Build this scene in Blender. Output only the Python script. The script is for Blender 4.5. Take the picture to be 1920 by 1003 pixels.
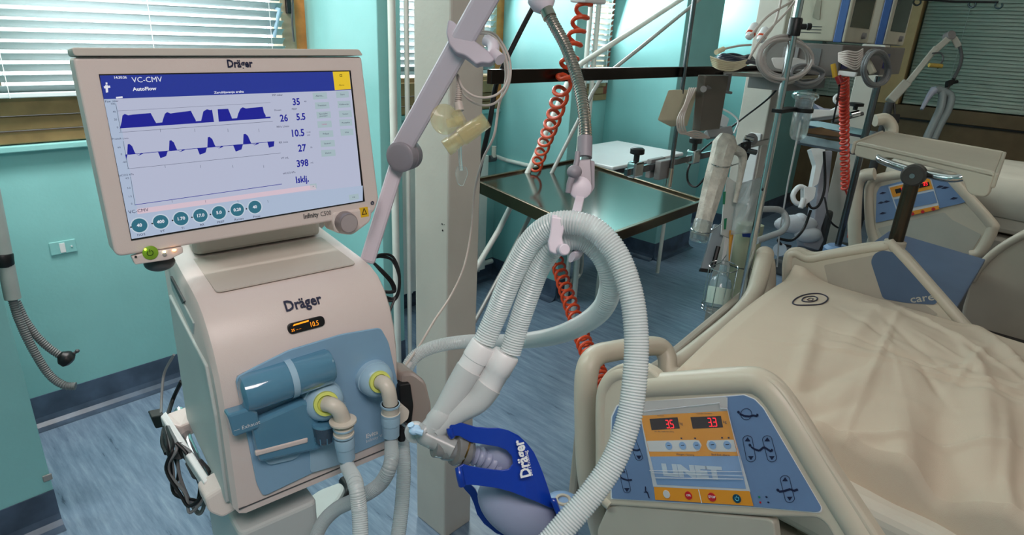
import bpy, bmesh, math, random
from mathutils import Vector as V, Matrix
random.seed(7)
for o in list(bpy.data.objects): bpy.data.objects.remove(o)
SC = bpy.context.scene
COL = SC.collection

# ------------------------------------------------------------------ camera
F, CX, CY, EYE = 1180.0, 960.0, 501.5, 1.65
PITCH, ROLL, AZ = math.radians(20.83), math.radians(2.94), math.radians(42.3)
_f = V((math.cos(AZ)*math.cos(PITCH), math.sin(AZ)*math.cos(PITCH), -math.sin(PITCH)))
_r0 = V((math.sin(AZ), -math.cos(AZ), 0)); _u0 = _r0.cross(_f)
_r = math.cos(ROLL)*_r0 + math.sin(ROLL)*_u0
_u = -math.sin(ROLL)*_r0 + math.cos(ROLL)*_u0
E0 = V((0, 0, EYE))
cd = bpy.data.cameras.new('camera'); cam = bpy.data.objects.new('camera', cd); COL.objects.link(cam)
m = Matrix((( _r.x, _u.x, -_f.x, 0), (_r.y, _u.y, -_f.y, 0), (_r.z, _u.z, -_f.z, EYE), (0, 0, 0, 1)))
cam.matrix_world = m
cd.sensor_width = 36; cd.lens = 36*F/1920; cd.clip_start = .02; cd.clip_end = 60
SC.camera = cam
def ray(x, y): return _f + _r*((x-CX)/F) - _u*((y-CY)/F)
def D(x, y, t): return E0 + ray(x, y)*t
def PZ(x, y, z): d = ray(x, y); return E0 + d*((z-EYE)/d.z)
def PX(x, y, v): d = ray(x, y); return E0 + d*(v/d.x)
def PY(x, y, v): d = ray(x, y); return E0 + d*(v/d.y)

# ------------------------------------------------------------------ light
SC.view_settings.view_transform = 'Standard'; SC.view_settings.look = 'None'
SC.view_settings.gamma = 1.0; SC.view_settings.use_curve_mapping = False
SC.view_settings.exposure = 0.5
w = bpy.data.worlds.new('world'); SC.world = w; w.use_nodes = True
bg = w.node_tree.nodes['Background']; bg.inputs[0].default_value = (.90, .97, 1, 1); bg.inputs[1].default_value = 3.6
def area(name, loc, target, sx, sy, power, col=(1, 1, 1)):
    l = bpy.data.lights.new(name, 'AREA'); l.shape = 'RECTANGLE'; l.size = sx; l.size_y = sy; l.energy = power; l.color = col
    o = bpy.data.objects.new(name, l); COL.objects.link(o); o.location = loc
    o.rotation_euler = (V(target)-V(loc)).to_track_quat('-Z', 'Y').to_euler(); return o
# area lamps added just inside the four blinds for daylight, then unseen fill lamps
DAY = (.86, .97, 1.0)
area('daylight', (.85, 2.80, 1.95), (.85, 0, 1.2), 1.2, .9, 4, DAY)
area('daylight', (2.4, 2.80, 1.95), (2.4, 0, 1.2), 1.0, .9, 20, DAY)
area('daylight', (3.75, 2.80, 1.95), (3.75, 0, 1.2), .8, .9, 20, DAY)
area('daylight', (5.12, 2.80, 1.95), (5.12, 0, 1.2), .6, .9, 15, DAY)
area('unseen_ceiling_fill', (-.2, -.5, 2.85), (.3, .2, 0), 1.2, .6, 22, (1, .87, .84))  # unseen lamp added to light the side facing the camera
area('added_wall_fill', (.55, 2.55, 2.05), (.50, 2.91, 1.1), .5, .12, 8, (1, .98, .95))  # made-up lamp added to brighten the wall under the first window
area('unseen_ceiling_fill', (.30, 2.05, 2.85), (.6, 3.3, 1.0), 1.0, .3, 24, (1, .93, .90))  # unseen lamp added to wash the window wall from above
area('unseen_ceiling_fill', (4.3, -.5, 2.85), (4.6, -.5, 0), 1.2, .6, 9, (1, .90, .8))  # unseen lamp added to brighten the right side and glazed wall

# ------------------------------------------------------------------ materials
def s2l(c): return tuple(((v/255)/12.92 if v/255 <= .04045 else ((v/255+.055)/1.055)**2.4) for v in c)
MATS = {}
def mat(name, rgb, rough=.5, metal=0, spec=.5, trans=0, alpha=1, emit=None, es=1, noise=.04, nscale=8, bump=0, bscale=200, ior=1.45, sub=0, coat=0):
    mt = bpy.data.materials.new(name); mt.use_nodes = True; nt = mt.node_tree; b = nt.nodes['Principled BSDF']
    c = s2l(rgb)
    tc = nt.nodes.new('ShaderNodeTexCoord')
    if noise:
        n = nt.nodes.new('ShaderNodeTexNoise'); n.inputs['Scale'].default_value = nscale; n.inputs['Detail'].default_value = 3
        nt.links.new(tc.outputs['Object'], n.inputs['Vector'])
        r = nt.nodes.new('ShaderNodeValToRGB'); r.color_ramp.elements[0].position = .3; r.color_ramp.elements[1].position = .7
        r.color_ramp.elements[0].color = tuple(v*(1-noise*2) for v in c)+(1,); r.color_ramp.elements[1].color = tuple(min(1, v*(1+noise*2)) for v in c)+(1,)
        nt.links.new(n.outputs['Fac'], r.inputs['Fac']); nt.links.new(r.outputs['Color'], b.inputs['Base Color'])
    else: b.inputs['Base Color'].default_value = c+(1,)
    if bump:
        n2 = nt.nodes.new('ShaderNodeTexNoise'); n2.inputs['Scale'].default_value = bscale; nt.links.new(tc.outputs['Object'], n2.inputs['Vector'])
        bp = nt.nodes.new('ShaderNodeBump'); bp.inputs['Strength'].default_value = bump; bp.inputs['Distance'].default_value = .002
        nt.links.new(n2.outputs['Fac'], bp.inputs['Height']); nt.links.new(bp.outputs['Normal'], b.inputs['Normal'])
    b.inputs['Roughness'].default_value = rough; b.inputs['Metallic'].default_value = metal; b.inputs['IOR'].default_value = ior
    b.inputs['Specular IOR Level'].default_value = spec; b.inputs['Transmission Weight'].default_value = trans; b.inputs['Alpha'].default_value = alpha
    b.inputs['Coat Weight'].default_value = coat
    if emit: b.inputs['Emission Color'].default_value = s2l(emit)+(1,); b.inputs['Emission Strength'].default_value = es
    MATS[name] = mt; return mt
def emat(name, rgb, s=1):      # something that gives off light by itself
    if name.startswith('screen'): s *= .62
    return mat(name, (8, 8, 8), .25, emit=rgb, es=s, noise=0)
TEAL = mat('teal_gloss_paint', (140, 198, 196), .32, noise=.03, nscale=3, bump=.25, bscale=60)
CREAM_WALL = mat('column_cream_paint', (198, 192, 182), .4, noise=.03, nscale=5, bump=.3, bscale=70)
WHITE_PAINT = mat('white_gloss_paint', (222, 224, 216), .35)
BROWN = mat('brown_panel', (112, 92, 66), .4, noise=.06)
TANF = mat('tan_window_frame', (190, 160, 112), .4, noise=.05)
OLIVEF = mat('olive_brown_frame', (150, 124, 84), .35, noise=.1, nscale=12)
GREYF = mat('worn_window_sash', (160, 146, 122), .45, noise=.1, nscale=10)
ORANGEF = mat('orange_wood_frame', (214, 142, 74), .5, noise=.12, nscale=14)
REDF = mat('peeling_redbrown_frame', (132, 62, 42), .5, noise=.25, nscale=25)
SLAT = mat('blind_slat_white', (196, 206, 208), .45, noise=0, trans=0)
SLATG = mat('blind_slat_greygreen', (196, 202, 190), .5, noise=0)
GLASS = mat('window_glass', (245, 250, 250), .02, trans=1, noise=0, ior=1.01)
CEIL = mat('ceiling_paint', (215, 215, 208), .8)
VENT = mat('device_offwhite_plastic', (222, 208, 202), .38, noise=.01, bump=.1, bscale=700)
VENTG = mat('device_pale_grey_plastic', (196, 202, 200), .42, noise=.01, bump=.1, bscale=700)
VENTD = mat('device_top_grey', (204, 196, 186), .45, noise=.01)
BLUEP = mat('device_blue_plastic', (140, 178, 206), .25, noise=.02, coat=.3)
BLUED = mat('device_blue_clear_cover', (88, 138, 166), .12, noise=.02, coat=1)
BLUEL = mat('pale_blue_plastic', (160, 192, 212), .3, noise=.01)
LIME = mat('lime_ring', (212, 220, 112), .4, noise=0)
CONN = mat('connector_cream', (214, 206, 192), .35, noise=.01)
BLACK = mat('black_plastic', (18, 18, 20), .4, noise=.05)
BLACKR = mat('black_rubber_cable', (14, 15, 18), .45, noise=0)
DGREY = mat('dark_grey_plastic', (74, 76, 78), .45)
GREYM = mat('mid_grey_plastic', (128, 126, 126), .45)
LILAC = mat('arm_lilac_grey', (214, 204, 214), .4, noise=.01)
LILACD = mat('arm_dark_lilac', (142, 136, 144), .42, noise=.01)
CHROME = mat('chrome', (205, 208, 210), .12, metal=1, noise=0)
STEEL = mat('brushed_steel', (196, 188, 178), .2, metal=1, noise=.03, nscale=30)
STEELB = mat('dark_bronze_steel', (110, 92, 72), .3, metal=1, noise=.05)
DCHROME = mat('dark_chrome', (120, 122, 126), .18, metal=1, noise=0)
BEDC = mat('bed_cream_plastic', (198, 188, 170), .38, noise=.02)
BEDI = mat('bed_inset_cream', (172, 162, 148), .5, noise=.02)
BEDG = mat('bed_lower_grey', (176, 172, 160), .42, noise=.02)
BEDB = mat('bed_panel_blue', (108, 134, 172), .4, noise=.02)
BEDB2 = mat('bed_slate_blue', (80, 98, 124), .45, noise=.03)
ORNG = mat('panel_orange', (226, 148, 40), .4, noise=.01)
NAVY = mat('print_navy', (24, 30, 62), .5, noise=0)
PRW = mat('print_white', (228, 230, 232), .5, noise=0)
PRG = mat('print_grey', (150, 160, 172), .5, noise=0)
RED = mat('button_red', (190, 30, 40), .4, noise=0)
TEALB = mat('button_dark_teal', (20, 70, 90), .4, noise=0)
YEL = mat('label_yellow', (236, 190, 40), .4, noise=0)
LGREEN = mat('button_green', (130, 172, 46), .35, noise=0)
TAPE = mat('white_plastic', (226, 226, 226), .35, noise=.01)
ORCOIL = mat('orange_coil_hose', (206, 74, 38), .35, noise=.05)
CABLE = mat('beige_cable', (196, 184, 176), .4, noise=0)
CABLEG = mat('grey_cable', (120, 122, 124), .45, noise=0)
LUNG = mat('test_lung_blue', (14, 56, 160), .3, noise=.03, coat=.3)
BALLOON = mat('grey_silicone', (142, 150, 176), .35, noise=.03)
SMOKE = mat('smoky_clear_plastic', (170, 172, 172), .15, trans=.6, noise=0)
WAX = mat('frosted_adapter', (214, 218, 218), .3, trans=.25, noise=0)
AMBER = mat('amber_clear_plastic', (222, 206, 150), .08, trans=.4, noise=0, alpha=.38)
CLEARB = mat('clear_glass', (225, 238, 238), .05, trans=.9, noise=0, alpha=.45)
BAGM = mat('clear_plastic_bag', (190, 200, 200), .2, trans=.5, alpha=.55, bump=1, bscale=18)
LIQ = mat('yellowish_graduated_canister', (196, 200, 168), .3, trans=.3, noise=.05)
GAUZE = mat('white_gauze', (206, 200, 188), .85, noise=.08, nscale=40, bump=1, bscale=160)
BRICKP = mat('patch_grey', (150, 150, 148), .6)
GREEN = mat('green_mark', (30, 130, 90), .5, noise=0)
DBLUE = mat('blue_mark', (24, 60, 140), .5, noise=0)

def floor_mat():
    mt = bpy.data.materials.new('blue_vinyl_floor'); mt.use_nodes = True; nt = mt.node_tree; b = nt.nodes['Principled BSDF']
    tc = nt.nodes.new('ShaderNodeTexCoord'); mp = nt.nodes.new('ShaderNodeMapping'); mp.inputs['Rotation'].default_value = (0, 0, math.radians(2)); mp.inputs['Scale'].default_value = (22, 2.2, 22)
    nt.links.new(tc.outputs['Object'], mp.inputs['Vector'])
    n = nt.nodes.new('ShaderNodeTexNoise'); n.inputs['Scale'].default_value = 2.2; n.inputs['Detail'].default_value = 6; n.inputs['Roughness'].default_value = .7
    nt.links.new(mp.outputs['Vector'], n.inputs['Vector'])
    r = nt.nodes.new('ShaderNodeValToRGB'); e = r.color_ramp.elements
    e[0].position = .28; e[0].color = s2l((62, 78, 98))+(1,); e[1].position = .36; e[1].color = s2l((106, 126, 148))+(1,)
    a = e.new(.55); a.color = s2l((126, 146, 168))+(1,); a = e.new(.75); a.color = s2l((150, 168, 186))+(1,)
    nt.links.new(n.outputs['Fac'], r.inputs['Fac']); nt.links.new(r.outputs['Color'], b.inputs['Base Color'])
    b.inputs['Roughness'].default_value = .28; return mt
FLOOR = floor_mat()
COVE = mat('blue_vinyl_skirting', (74, 90, 110), .35, noise=.18, nscale=9)

def hose_mat(name, rgb, alpha, rough=.22):
    mt = mat(name, rgb, rough, noise=0, alpha=alpha, trans=.15); return mt
HOSE = hose_mat('clear_corrugated_hose', (226, 234, 234), .74)
HOSE2 = hose_mat('pale_corrugated_hose', (196, 206, 208), .85)
HOSEG = mat('grey_corrugated_hose', (112, 116, 116), .5, noise=0)

def cloth_mat():
    mt = mat('cream_bed_sheet', (200, 184, 164), .85, noise=.02, nscale=4, bump=.35, bscale=900); return mt
SHEET = cloth_mat()
SHEETW = mat('white_bed_linen', (205, 200, 186), .85, noise=.02)

# ------------------------------------------------------------------ builders
ORG = {}
class M:
    def __init__(s): s.v = []; s.f = []; s.sm = []; s.mi = []; s.cur = 0
    def add(s, vs, fs, smooth=True):
        k = len(s.v); s.v += [V(q) for q in vs]; s.f += [tuple(k+i for i in f) for f in fs]; s.sm += [smooth]*len(fs); s.mi += [s.cur]*len(fs); return s
    def hexa(s, p):   # 8 points: bottom 4, top 4
        return s.add(p, [(3, 2, 1, 0), (4, 5, 6, 7), (0, 1, 5, 4), (1, 2, 6, 5), (2, 3, 7, 6), (3, 0, 4, 7)], False)
    def box(s, a, b):
        x0, y0, z0 = a; x1, y1, z1 = b
        return s.hexa([(x0, y0, z0), (x1, y0, z0), (x1, y1, z0), (x0, y1, z0), (x0, y0, z1), (x1, y0, z1), (x1, y1, z1), (x0, y1, z1)])
    def fbox(s, fr, a, b):
        x0, y0, z0 = a; x1, y1, z1 = b
        return s.hexa([fr(*q) for q in ((x0, y0, z0), (x1, y0, z0), (x1, y1, z0), (x0, y1, z0), (x0, y0, z1), (x1, y0, z1), (x1, y1, z1), (x0, y1, z1))])
    def tube(s, pts, r, n=12, closed=False, caps=True, flat=1.0, updir=None):
        pts = [V(p) for p in pts]; N = len(pts); rr = r if callable(r) else (lambda i, t: r)
        tang = []
        for i in range(N):
            a = pts[(i-1) % N] if (closed or i > 0) else pts[i]; b = pts[(i+1) % N] if (closed or i < N-1) else pts[i]
            d = (b-a); tang.append(d.normalized() if d.length > 1e-9 else V((0, 0, 1)))
        up = V(updir) if updir else (V((0, 0, 1)) if abs(tang[0].z) < .9 else V((1, 0, 0)))
        nrm = (up - tang[0]*up.dot(tang[0])).normalized(); vs = []
        for i in range(N):
            if i > 0:
                if updir: nrm = up
                nrm = nrm - tang[i]*nrm.dot(tang[i]); nrm = nrm.normalized() if nrm.length > 1e-6 else V((1, 0, 0))
            bn = tang[i].cross(nrm); R = rr(i, i/max(1, N-1))
            for k in range(n):
                a = 2*math.pi*k/n; vs.append(pts[i] + nrm*(math.cos(a)*R*flat) + bn*(math.sin(a)*R))
        fs = []
        for i in range(N if closed else N-1):
            j = (i+1) % N
            for k in range(n): fs.append((i*n+k, i*n+(k+1) % n, j*n+(k+1) % n, j*n+k))
        if caps and not closed: fs.append(tuple(range(n))[::-1]); fs.append(tuple((N-1)*n+k for k in range(n)))
        return s.add(vs, fs)
    def cyl(s, a, b, r, r2=None, n=20):
        r2 = r if r2 is None else r2; return s.tube([a, b], lambda i, t: r+(r2-r)*t, n)
    def lathe(s, o, ax, prof, n=24, capa=True, capb=True):   # prof: (distance along axis, radius)
        o = V(o); ax = V(ax).normalized(); return s.tube_prof([o+ax*p[0] for p in prof], [p[1] for p in prof], ax, n, capa, capb)
    def tube_prof(s, pts, rs, ax, n, capa, capb):
        u = V((0, 0, 1)) if abs(ax.z) < .9 else V((1, 0, 0)); u = (u-ax*u.dot(ax)).normalized(); b = ax.cross(u); vs = []; N = len(pts)
        for p, r in zip(pts, rs):
            for k in range(n): a = 2*math.pi*k/n; vs.append(p+u*(math.cos(a)*r)+b*(math.sin(a)*r))
        fs = [(i*n+k, i*n+(k+1) % n, (i+1)*n+(k+1) % n, (i+1)*n+k) for i in range(N-1) for k in range(n)]
        if capa: fs.append(tuple(range(n))[::-1])
        if capb: fs.append(tuple((N-1)*n+k for k in range(n)))
        return s.add(vs, fs)
    def ell(s, c, rx, ry, rz, fr=None, n=20, m=12):
        vs = []; c = V(c); A = fr or (V((1, 0, 0)), V((0, 1, 0)), V((0, 0, 1)))
        for j in range(m+1):
            th = math.pi*j/m
            for k in range(n):
                a = 2*math.pi*k/n; vs.append(c + A[0]*(rx*math.sin(th)*math.cos(a)) + A[1]*(ry*math.sin(th)*math.sin(a)) + A[2]*(rz*math.cos(th)))
        return s.add(vs, [(j*n+k, j*n+(k+1) % n, (j+1)*n+(k+1) % n, (j+1)*n+k) for j in range(m) for k in range(n)])
    def prism(s, pts, off):
        pts = [V(p) for p in pts]; off = V(off); n = len(pts)
        return s.add(pts+[p+off for p in pts], [tuple(range(n))[::-1], tuple(range(n, 2*n))]+[(i, (i+1) % n, n+(i+1) % n, n+i) for i in range(n)], False)
    def disc(s, c, u, v, ru, rv=None, n=24):
        rv = ru if rv is None else rv
        return s.add([V(c)+V(u)*(math.cos(2*math.pi*k/n)*ru)+V(v)*(math.sin(2*math.pi*k/n)*rv) for k in range(n)], [tuple(range(n))], False)
    def grid(s, f, nu, nv):
        return s.add([f(i/nu, j/nv) for j in range(nv+1) for i in range(nu+1)],
                     [(j*(nu+1)+i, j*(nu+1)+i+1, (j+1)*(nu+1)+i+1, (j+1)*(nu+1)+i) for j in range(nv) for i in range(nu)])
    def text(s, st, o, u, v, h, ha='LEFT', sx=1.0, bold=0):
        c = bpy.data.curves.new('t', 'FONT'); c.body = st; c.align_x = ha; c.align_y = 'CENTER'; c.size = h; c.resolution_u = 2; c.offset = bold
        ob = bpy.data.objects.new('t', c); me = ob.to_mesh(); u = V(u); v = V(v)
        vs = [V(o)+u*(p.co.x*sx)+v*p.co.y for p in me.vertices]; fs = [tuple(p.vertices) for p in me.polygons]
        s.add(vs, fs, False); ob.to_mesh_clear(); bpy.data.objects.remove(ob); bpy.data.curves.remove(c); return s
    def build(s, name, mats, parent=None, bevel=0, seg=2, solid=0, sub=0, angle=40, origin=None):
        if not isinstance(mats, (list, tuple)): mats = [mats]
        me = bpy.data.meshes.new(name)
        if parent is not None: org = ORG[parent.name]
        elif origin is not None: org = V(origin)
        else:
            xs = [q.x for q in s.v]; ys = [q.y for q in s.v]; zs = [q.z for q in s.v]
            org = V(((min(xs)+max(xs))/2, (min(ys)+max(ys))/2, min(zs)))
        me.from_pydata([tuple(q-org) for q in s.v], [], s.f)
        for mt in mats: me.materials.append(mt)
        me.polygons.foreach_set('use_smooth', s.sm); me.polygons.foreach_set('material_index', s.mi)
        me.update()
        if any(s.sm): me.set_sharp_from_angle(angle=math.radians(angle))
        o = bpy.data.objects.new(name, me); COL.objects.link(o)
        if parent is not None: o.parent = parent
        else: o.location = org
        ORG[o.name] = org
        if solid: md = o.modifiers.new('thickness', 'SOLIDIFY'); md.thickness = solid; md.offset = 0
        if bevel: md = o.modifiers.new('bevel', 'BEVEL'); md.width = bevel; md.segments = seg; md.limit_method = 'ANGLE'; md.angle_limit = math.radians(38)
        if sub: md = o.modifiers.new('subdivision', 'SUBSURF'); md.levels = sub; md.render_levels = sub
        return o
def thing(name, label, cat, loc, group=None):
    o = bpy.data.objects.new(name, None); COL.objects.link(o); o.location = loc; o.empty_display_size = .05
    o['label'] = label; o['category'] = cat
    if group: o['group'] = group
    ORG[o.name] = V(loc); return o
def tag(o, label, cat, group=None, kind=None):
    if label: o['label'] = label
    if cat: o['category'] = cat
    if group: o['group'] = group
    if kind: o['kind'] = kind
    return o
def struct(o): o['kind'] = 'structure'; return o
def spl(pts, k=8, closed=False):          # Catmull-Rom through points
    pts = [V(p) for p in pts]; N = len(pts); out = []
    for i in range(N if closed else N-1):
        if closed: a, b, c, d = pts[(i-1) % N], pts[i], pts[(i+1) % N], pts[(i+2) % N]
        else: b, c = pts[i], pts[i+1]; a = pts[i-1] if i > 0 else b*2-c; d = pts[i+2] if i+2 < N else c*2-b
        for j in range(k):
            t = j/k; out.append(.5*((2*b)+(c-a)*t+(2*a-5*b+4*c-d)*t*t+(3*b-a-3*c+d)*t*t*t))
    if not closed: out.append(pts[-1])
    return out
def resample(pts, step):
    L = [0]
    for a, b in zip(pts, pts[1:]): L.append(L[-1]+(b-a).length)
    n = max(2, int(L[-1]/step)); out = []; j = 0
    for i in range(n+1):
        d = L[-1]*i/n
        while j < len(L)-2 and L[j+1] < d: j += 1
        t = (d-L[j])/max(1e-9, L[j+1]-L[j]); out.append(pts[j].lerp(pts[j+1], min(1, t)))
    return out
def hose(pts, r, pitch=.0042, depth=.10, n=14, k=10):   # corrugated hose
    q = resample(spl(pts, k), pitch/4)
    mm = M(); mm.tube(q, lambda i, t: r*(1-depth*(.5-.5*math.cos(i*math.pi/2))), n); return mm
def coil(pts, R, r, turns, n=8, per=14, k=16, ph=None):
    q = spl(pts, k); N = turns*per; out = []
    T0 = (q[1]-q[0]).normalized(); nr = V((1, 0, 0)); nr = (nr-T0*nr.dot(T0)).normalized()
    for i in range(N+1):
        f = (ph(i/N) if ph else i/N)*(len(q)-1); j = min(int(f), len(q)-2); c = q[j].lerp(q[j+1], f-j); T = (q[j+1]-q[j]).normalized()
        nr = (nr-T*nr.dot(T)).normalized(); b = T.cross(nr); a = 2*math.pi*i/per
        RR = R(i/N) if callable(R) else R
        out.append(c+nr*(math.cos(a)*RR)+b*(math.sin(a)*RR))
    mm = M(); mm.tube(out, r, n); return mm
def rnd2(pts, r, n=5):                    # rounded 2-D polygon (r number or list)
    out = []; N = len(pts)
    for i in range(N):
        p = V(pts[i]).to_2d() if False else V((pts[i][0], pts[i][1])); a = V((pts[i-1][0], pts[i-1][1])); b = V((pts[(i+1) % N][0], pts[(i+1) % N][1]))
        R = r[i] if isinstance(r, (list, tuple)) else r; R = min(R, (a-p).length*.48, (b-p).length*.48)
        if R < 1e-9: out.append((p.x, p.y)); continue
        s_ = p+(a-p).normalized()*R; e_ = p+(b-p).normalized()*R
        for k in range(n+1):
            t = k/n; q = s_*(1-t)**2+p*(2*t*(1-t))+e_*t*t; out.append((q.x, q.y))
    return out
class Fr:                                 # a flat face standing in the room
    def __init__(s, o, u, v):
        s.o = V(o); s.u = V(u).normalized(); s.v = V(v); s.v = (s.v-s.u*s.v.dot(s.u)).normalized(); s.n = s.u.cross(s.v)
    def __call__(s, a, b, c=0): return s.o+s.u*a+s.v*b+s.n*c
    def hit(s, x, y, c=0):
        d = ray(x, y); t = (s.o+s.n*c-E0).dot(s.n)/d.dot(s.n); return E0+d*t
    def ab(s, x, y, c=0): q = s.hit(x, y, c)-s.o; return (q.dot(s.u), q.dot(s.v))

# ================================================================== THE ROOM
YR, YP, ZC, XB = 2.91, 2.32, 2.95, 6.98       # recess plane, pilaster face, ceiling, far glazed wall
mm = M(); mm.box((-1.6, -3.2, -.1), (XB+.15, YR+.2, 0)); struct(mm.build('floor', FLOOR))
mm = M(); mm.box((-1.6, -3.2, ZC), (XB+.15, YR+.2, ZC+.1)); struct(mm.build('ceiling', CEIL))
mm = M(); mm.box((-1.7, -3.2, 0), (-1.6, YR+.2, ZC)); struct(mm.build('wall_left', TEAL))
mm = M(); mm.box((-1.6, -3.3, 0), (XB+.15, -3.2, ZC)); struct(mm.build('wall_back', CREAM_WALL))
SILL, TOP = 1.165, 2.45
wins = [(.30, 1.655), (1.80, 3.0), (3.20, 4.155), (4.80, 5.44)]
mm = M()
mm.box((-1.6, YR, 0), (XB+.15, YR+.2, SILL)); mm.box((-1.6, YR, TOP), (XB+.15, YR+.2, ZC))
xs = [-1.6]+[q for w_ in wins for q in w_]+[XB+.15]
for a, b in zip(xs[::2], xs[1::2]): mm.box((a, YR, SILL), (b, YR+.2, TOP))
struct(mm.build('wall_window', TEAL, origin=(0, YR, 0)))
pil = [(-1.6, .235), (1.645, 1.765), (2.985, 3.125), (4.185, 4.735), (5.46, 6.98)]
for i, (a, b) in enumerate(pil):
    mm = M(); mm.box((a, YP if i else 2.235, 0), (b, YR, ZC)); struct(mm.build('wall_pilaster', TEAL, bevel=.004))
# vinyl coved skirting
def cove(x0, x1, y, name):
    mm = M(); prof = [(0, .135), (-.004, .135), (-.006, .04), (-.012, .018), (-.03, .006), (-.06, .0015), (0, .0015)]
    vs = [(x, y+p[0], p[1]) for x in (x0, x1) for p in prof]; n = len(prof)
    mm.add(vs, [(i, i+1, n+i+1, n+i) for i in range(n-1)]+[tuple(range(n))[::-1], tuple(range(n, 2*n))], False); return struct(mm.build(name, COVE))
def covex(x, y0, y1, name):      # on a face looking towards -x
    mm = M(); prof = [(0, .135), (-.004, .135), (-.006, .04), (-.012, .018), (-.03, .006), (-.06, .0015), (0, .0015)]
    vs = [(x+p[0], y, p[1]) for y in (y0, y1) for p in prof]; n = len(prof)
    mm.add(vs, [(i, n+i, n+i+1, i+1) for i in range(n-1)]+[tuple(range(n)), tuple(range(n, 2*n))[::-1]], False); return struct(mm.build(name, COVE))
for a, b in [(.235, 1.645), (1.765, 2.985), (3.125, 4.185), (4.735, 5.46)]: cove(a, b, YR, 'baseboard_recess')
for a, b in pil: cove(a, b, YP if a > 0 else 2.235, 'baseboard_pilaster')
for i in (1, 2, 3, 4): covex(pil[i][0], YP, YR, 'baseboard_side')
# windows on the window wall: frame, sash, glass
def window(idx, x0, x1, fm, sm, jamb=.055, sash=.075):
    f = M(); f.cur = 1; d0 = YR-.02
    f.box((x0, d0, SILL), (x1, YR+.12, SILL+.045)); f.box((x0, d0, TOP-.05), (x1, YR+.12, TOP))
    f.cur = 0; f.box((x0, d0, SILL+.045), (x0+jamb, YR+.12, TOP-.05)); f.box((x1-jamb, d0, SILL+.045), (x1, YR+.12, TOP-.05))
    r = struct(f.build('window_%d' % idx, [fm, OLIVEF], bevel=.004))
    s = M(); a, b = x0+jamb, x1-jamb; z0, z1 = SILL+.05, TOP-.055; s.cur = 0
    s.box((a, d0-.01, z0), (b, YR+.05, z0+.05)); s.box((a, d0-.03, z0+.055), (b, YR+.04, z0+.125)); s.box((a, d0-.015, z0+.125), (b, YR+.03, z0+.15))
    s.cur = 1; s.box((a, d0-.025, z0+.15), (a+sash, YR+.05, z1)); s.box((b-sash, d0-.025, z0+.15), (b, YR+.05, z1)); s.box((a, d0-.025, z1-.06), (b, YR+.05, z1))
    so = s.build('sash', [OLIVEF, sm], r, bevel=.003)
    g = M(); g.box((a+sash*.8, YR+.02, z0+.14), (b-sash*.8, YR+.026, z1-.05)); g.build('pane', GLASS, r)
    return r, so
W1, S1 = window(1, .30, 1.655, ORANGEF, GREYF, .075, .07)
W2, S2 = window(2, 1.80, 3.0, ORANGEF, GREYF, .1, .05)
W3, S3 = window(3, 3.20, 4.155, REDF, GREYF, .06, .05)
W4, S4 = window(4, 4.80, 5.44, ORANGEF, GREYF)
mm = M(); mm.box((.27, YR-.035, SILL-.028), (1.64, YR, SILL-.004)); struct(mm.build('trim_1', TEAL, bevel=.004))
mm = M(); mm.box((1.775, YR-.035, SILL-.028), (2.98, YR, SILL-.004)); struct(mm.build('trim_2', TEAL, bevel=.004))
# window handle and worn hinge strip on the first window
hd = M(); c = PY(541, 12, YR-.055); hd.box((c.x-.011, c.y-.006, c.z-.03), (c.x+.011, c.y+.02, c.z+.03)); hd.build('handle_plate', BLACK, W1, bevel=.003)
hd = M(); a = PY(524, 16, YR-.09); b = PY(514, 70, YR-.08); hd.tube([a+V((0, .03, 0)), a, b], .008, 8); hd.build('handle', BLUEL, W1)
hd = M(); hd.tube(spl([PY(549, -10, YR-.06), PY(548, 40, YR-.062), PY(551, 78, YR-.06)], 4), .005, 6); hd.build('hinge_strip', DGREY, W1)
# venetian blinds
def blind(name, label, x0, x1, z0, z1, y, mt, pitch=.036, wd=.040, ang=-42, kind='x', tapes=(.06, .5, .94), group=None):
    mm = M(); n = int((z1-z0)/pitch); ca, sa = math.cos(math.radians(ang)), math.sin(math.radians(ang))
    for i in range(n):
        z = z0+.03+i*pitch; random.random(); j = random.uniform(-.0012, .0012); vs = []
        for e in (0, 1):
            for k in range(5):
                t = (k-2)/4*wd; bow = .003*(1-(k-2)**2/4)
                yy = t*ca - bow*sa; zz = t*sa + bow*ca
                p = (x0 if e == 0 else x1, y+yy, z+zz+j)
                vs.append(p if kind == 'x' else (y+yy, p[0], p[2]))
        mm.add(vs, [(k, k+1, 5+k+1, 5+k) for k in range(4)])
    root = thing(name, label, 'blind', (x0, y, z0) if kind == 'x' else (y, x0, z0), group)
    mm.build('slats', mt, root, solid=.0009)
    b = M()
    if kind == 'x': b.box((x0, y-.014, z0), (x1, y+.014, z0+.018))
    else: b.box((y-.014, x0, z0), (y+.014, x1, z0+.018))
    b.build('bottom_rail', mt, root, bevel=.003)
    t = M()
    for q in tapes:
        x = x0+(x1-x0)*q
        for s_ in (-1, 1):
            if kind == 'x': t.cyl((x, y+s_*.018, z0), (x, y+s_*.018, z1), .0014, n=6)
            else: t.cyl((y+s_*.018, x, z0), (y+s_*.018, x, z1), .0014, n=6)
    t.build('ladder_cord', TAPE, root); return root
blind('venetian_blind', 'sunlit white venetian blind on the large window behind the ventilator screen', .385, 1.50, 1.335, 2.38, YR-.075, SLAT, .036)
blind('venetian_blind', 'sunlit white blind on the window just behind the cream column', 1.93, 2.85, 1.385, 2.38, YR-.075, SLAT)
blind('venetian_blind', 'narrow white blind seen beside the peeling red-brown window frame', 3.27, 4.06, 1.30, 2.38, YR-.075, SLAT)
blind('venetian_blind', 'white blind in the last window recess before the glazed wall', 4.87, 5.37, 1.30, 2.38, YR-.075, SLAT)

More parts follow.
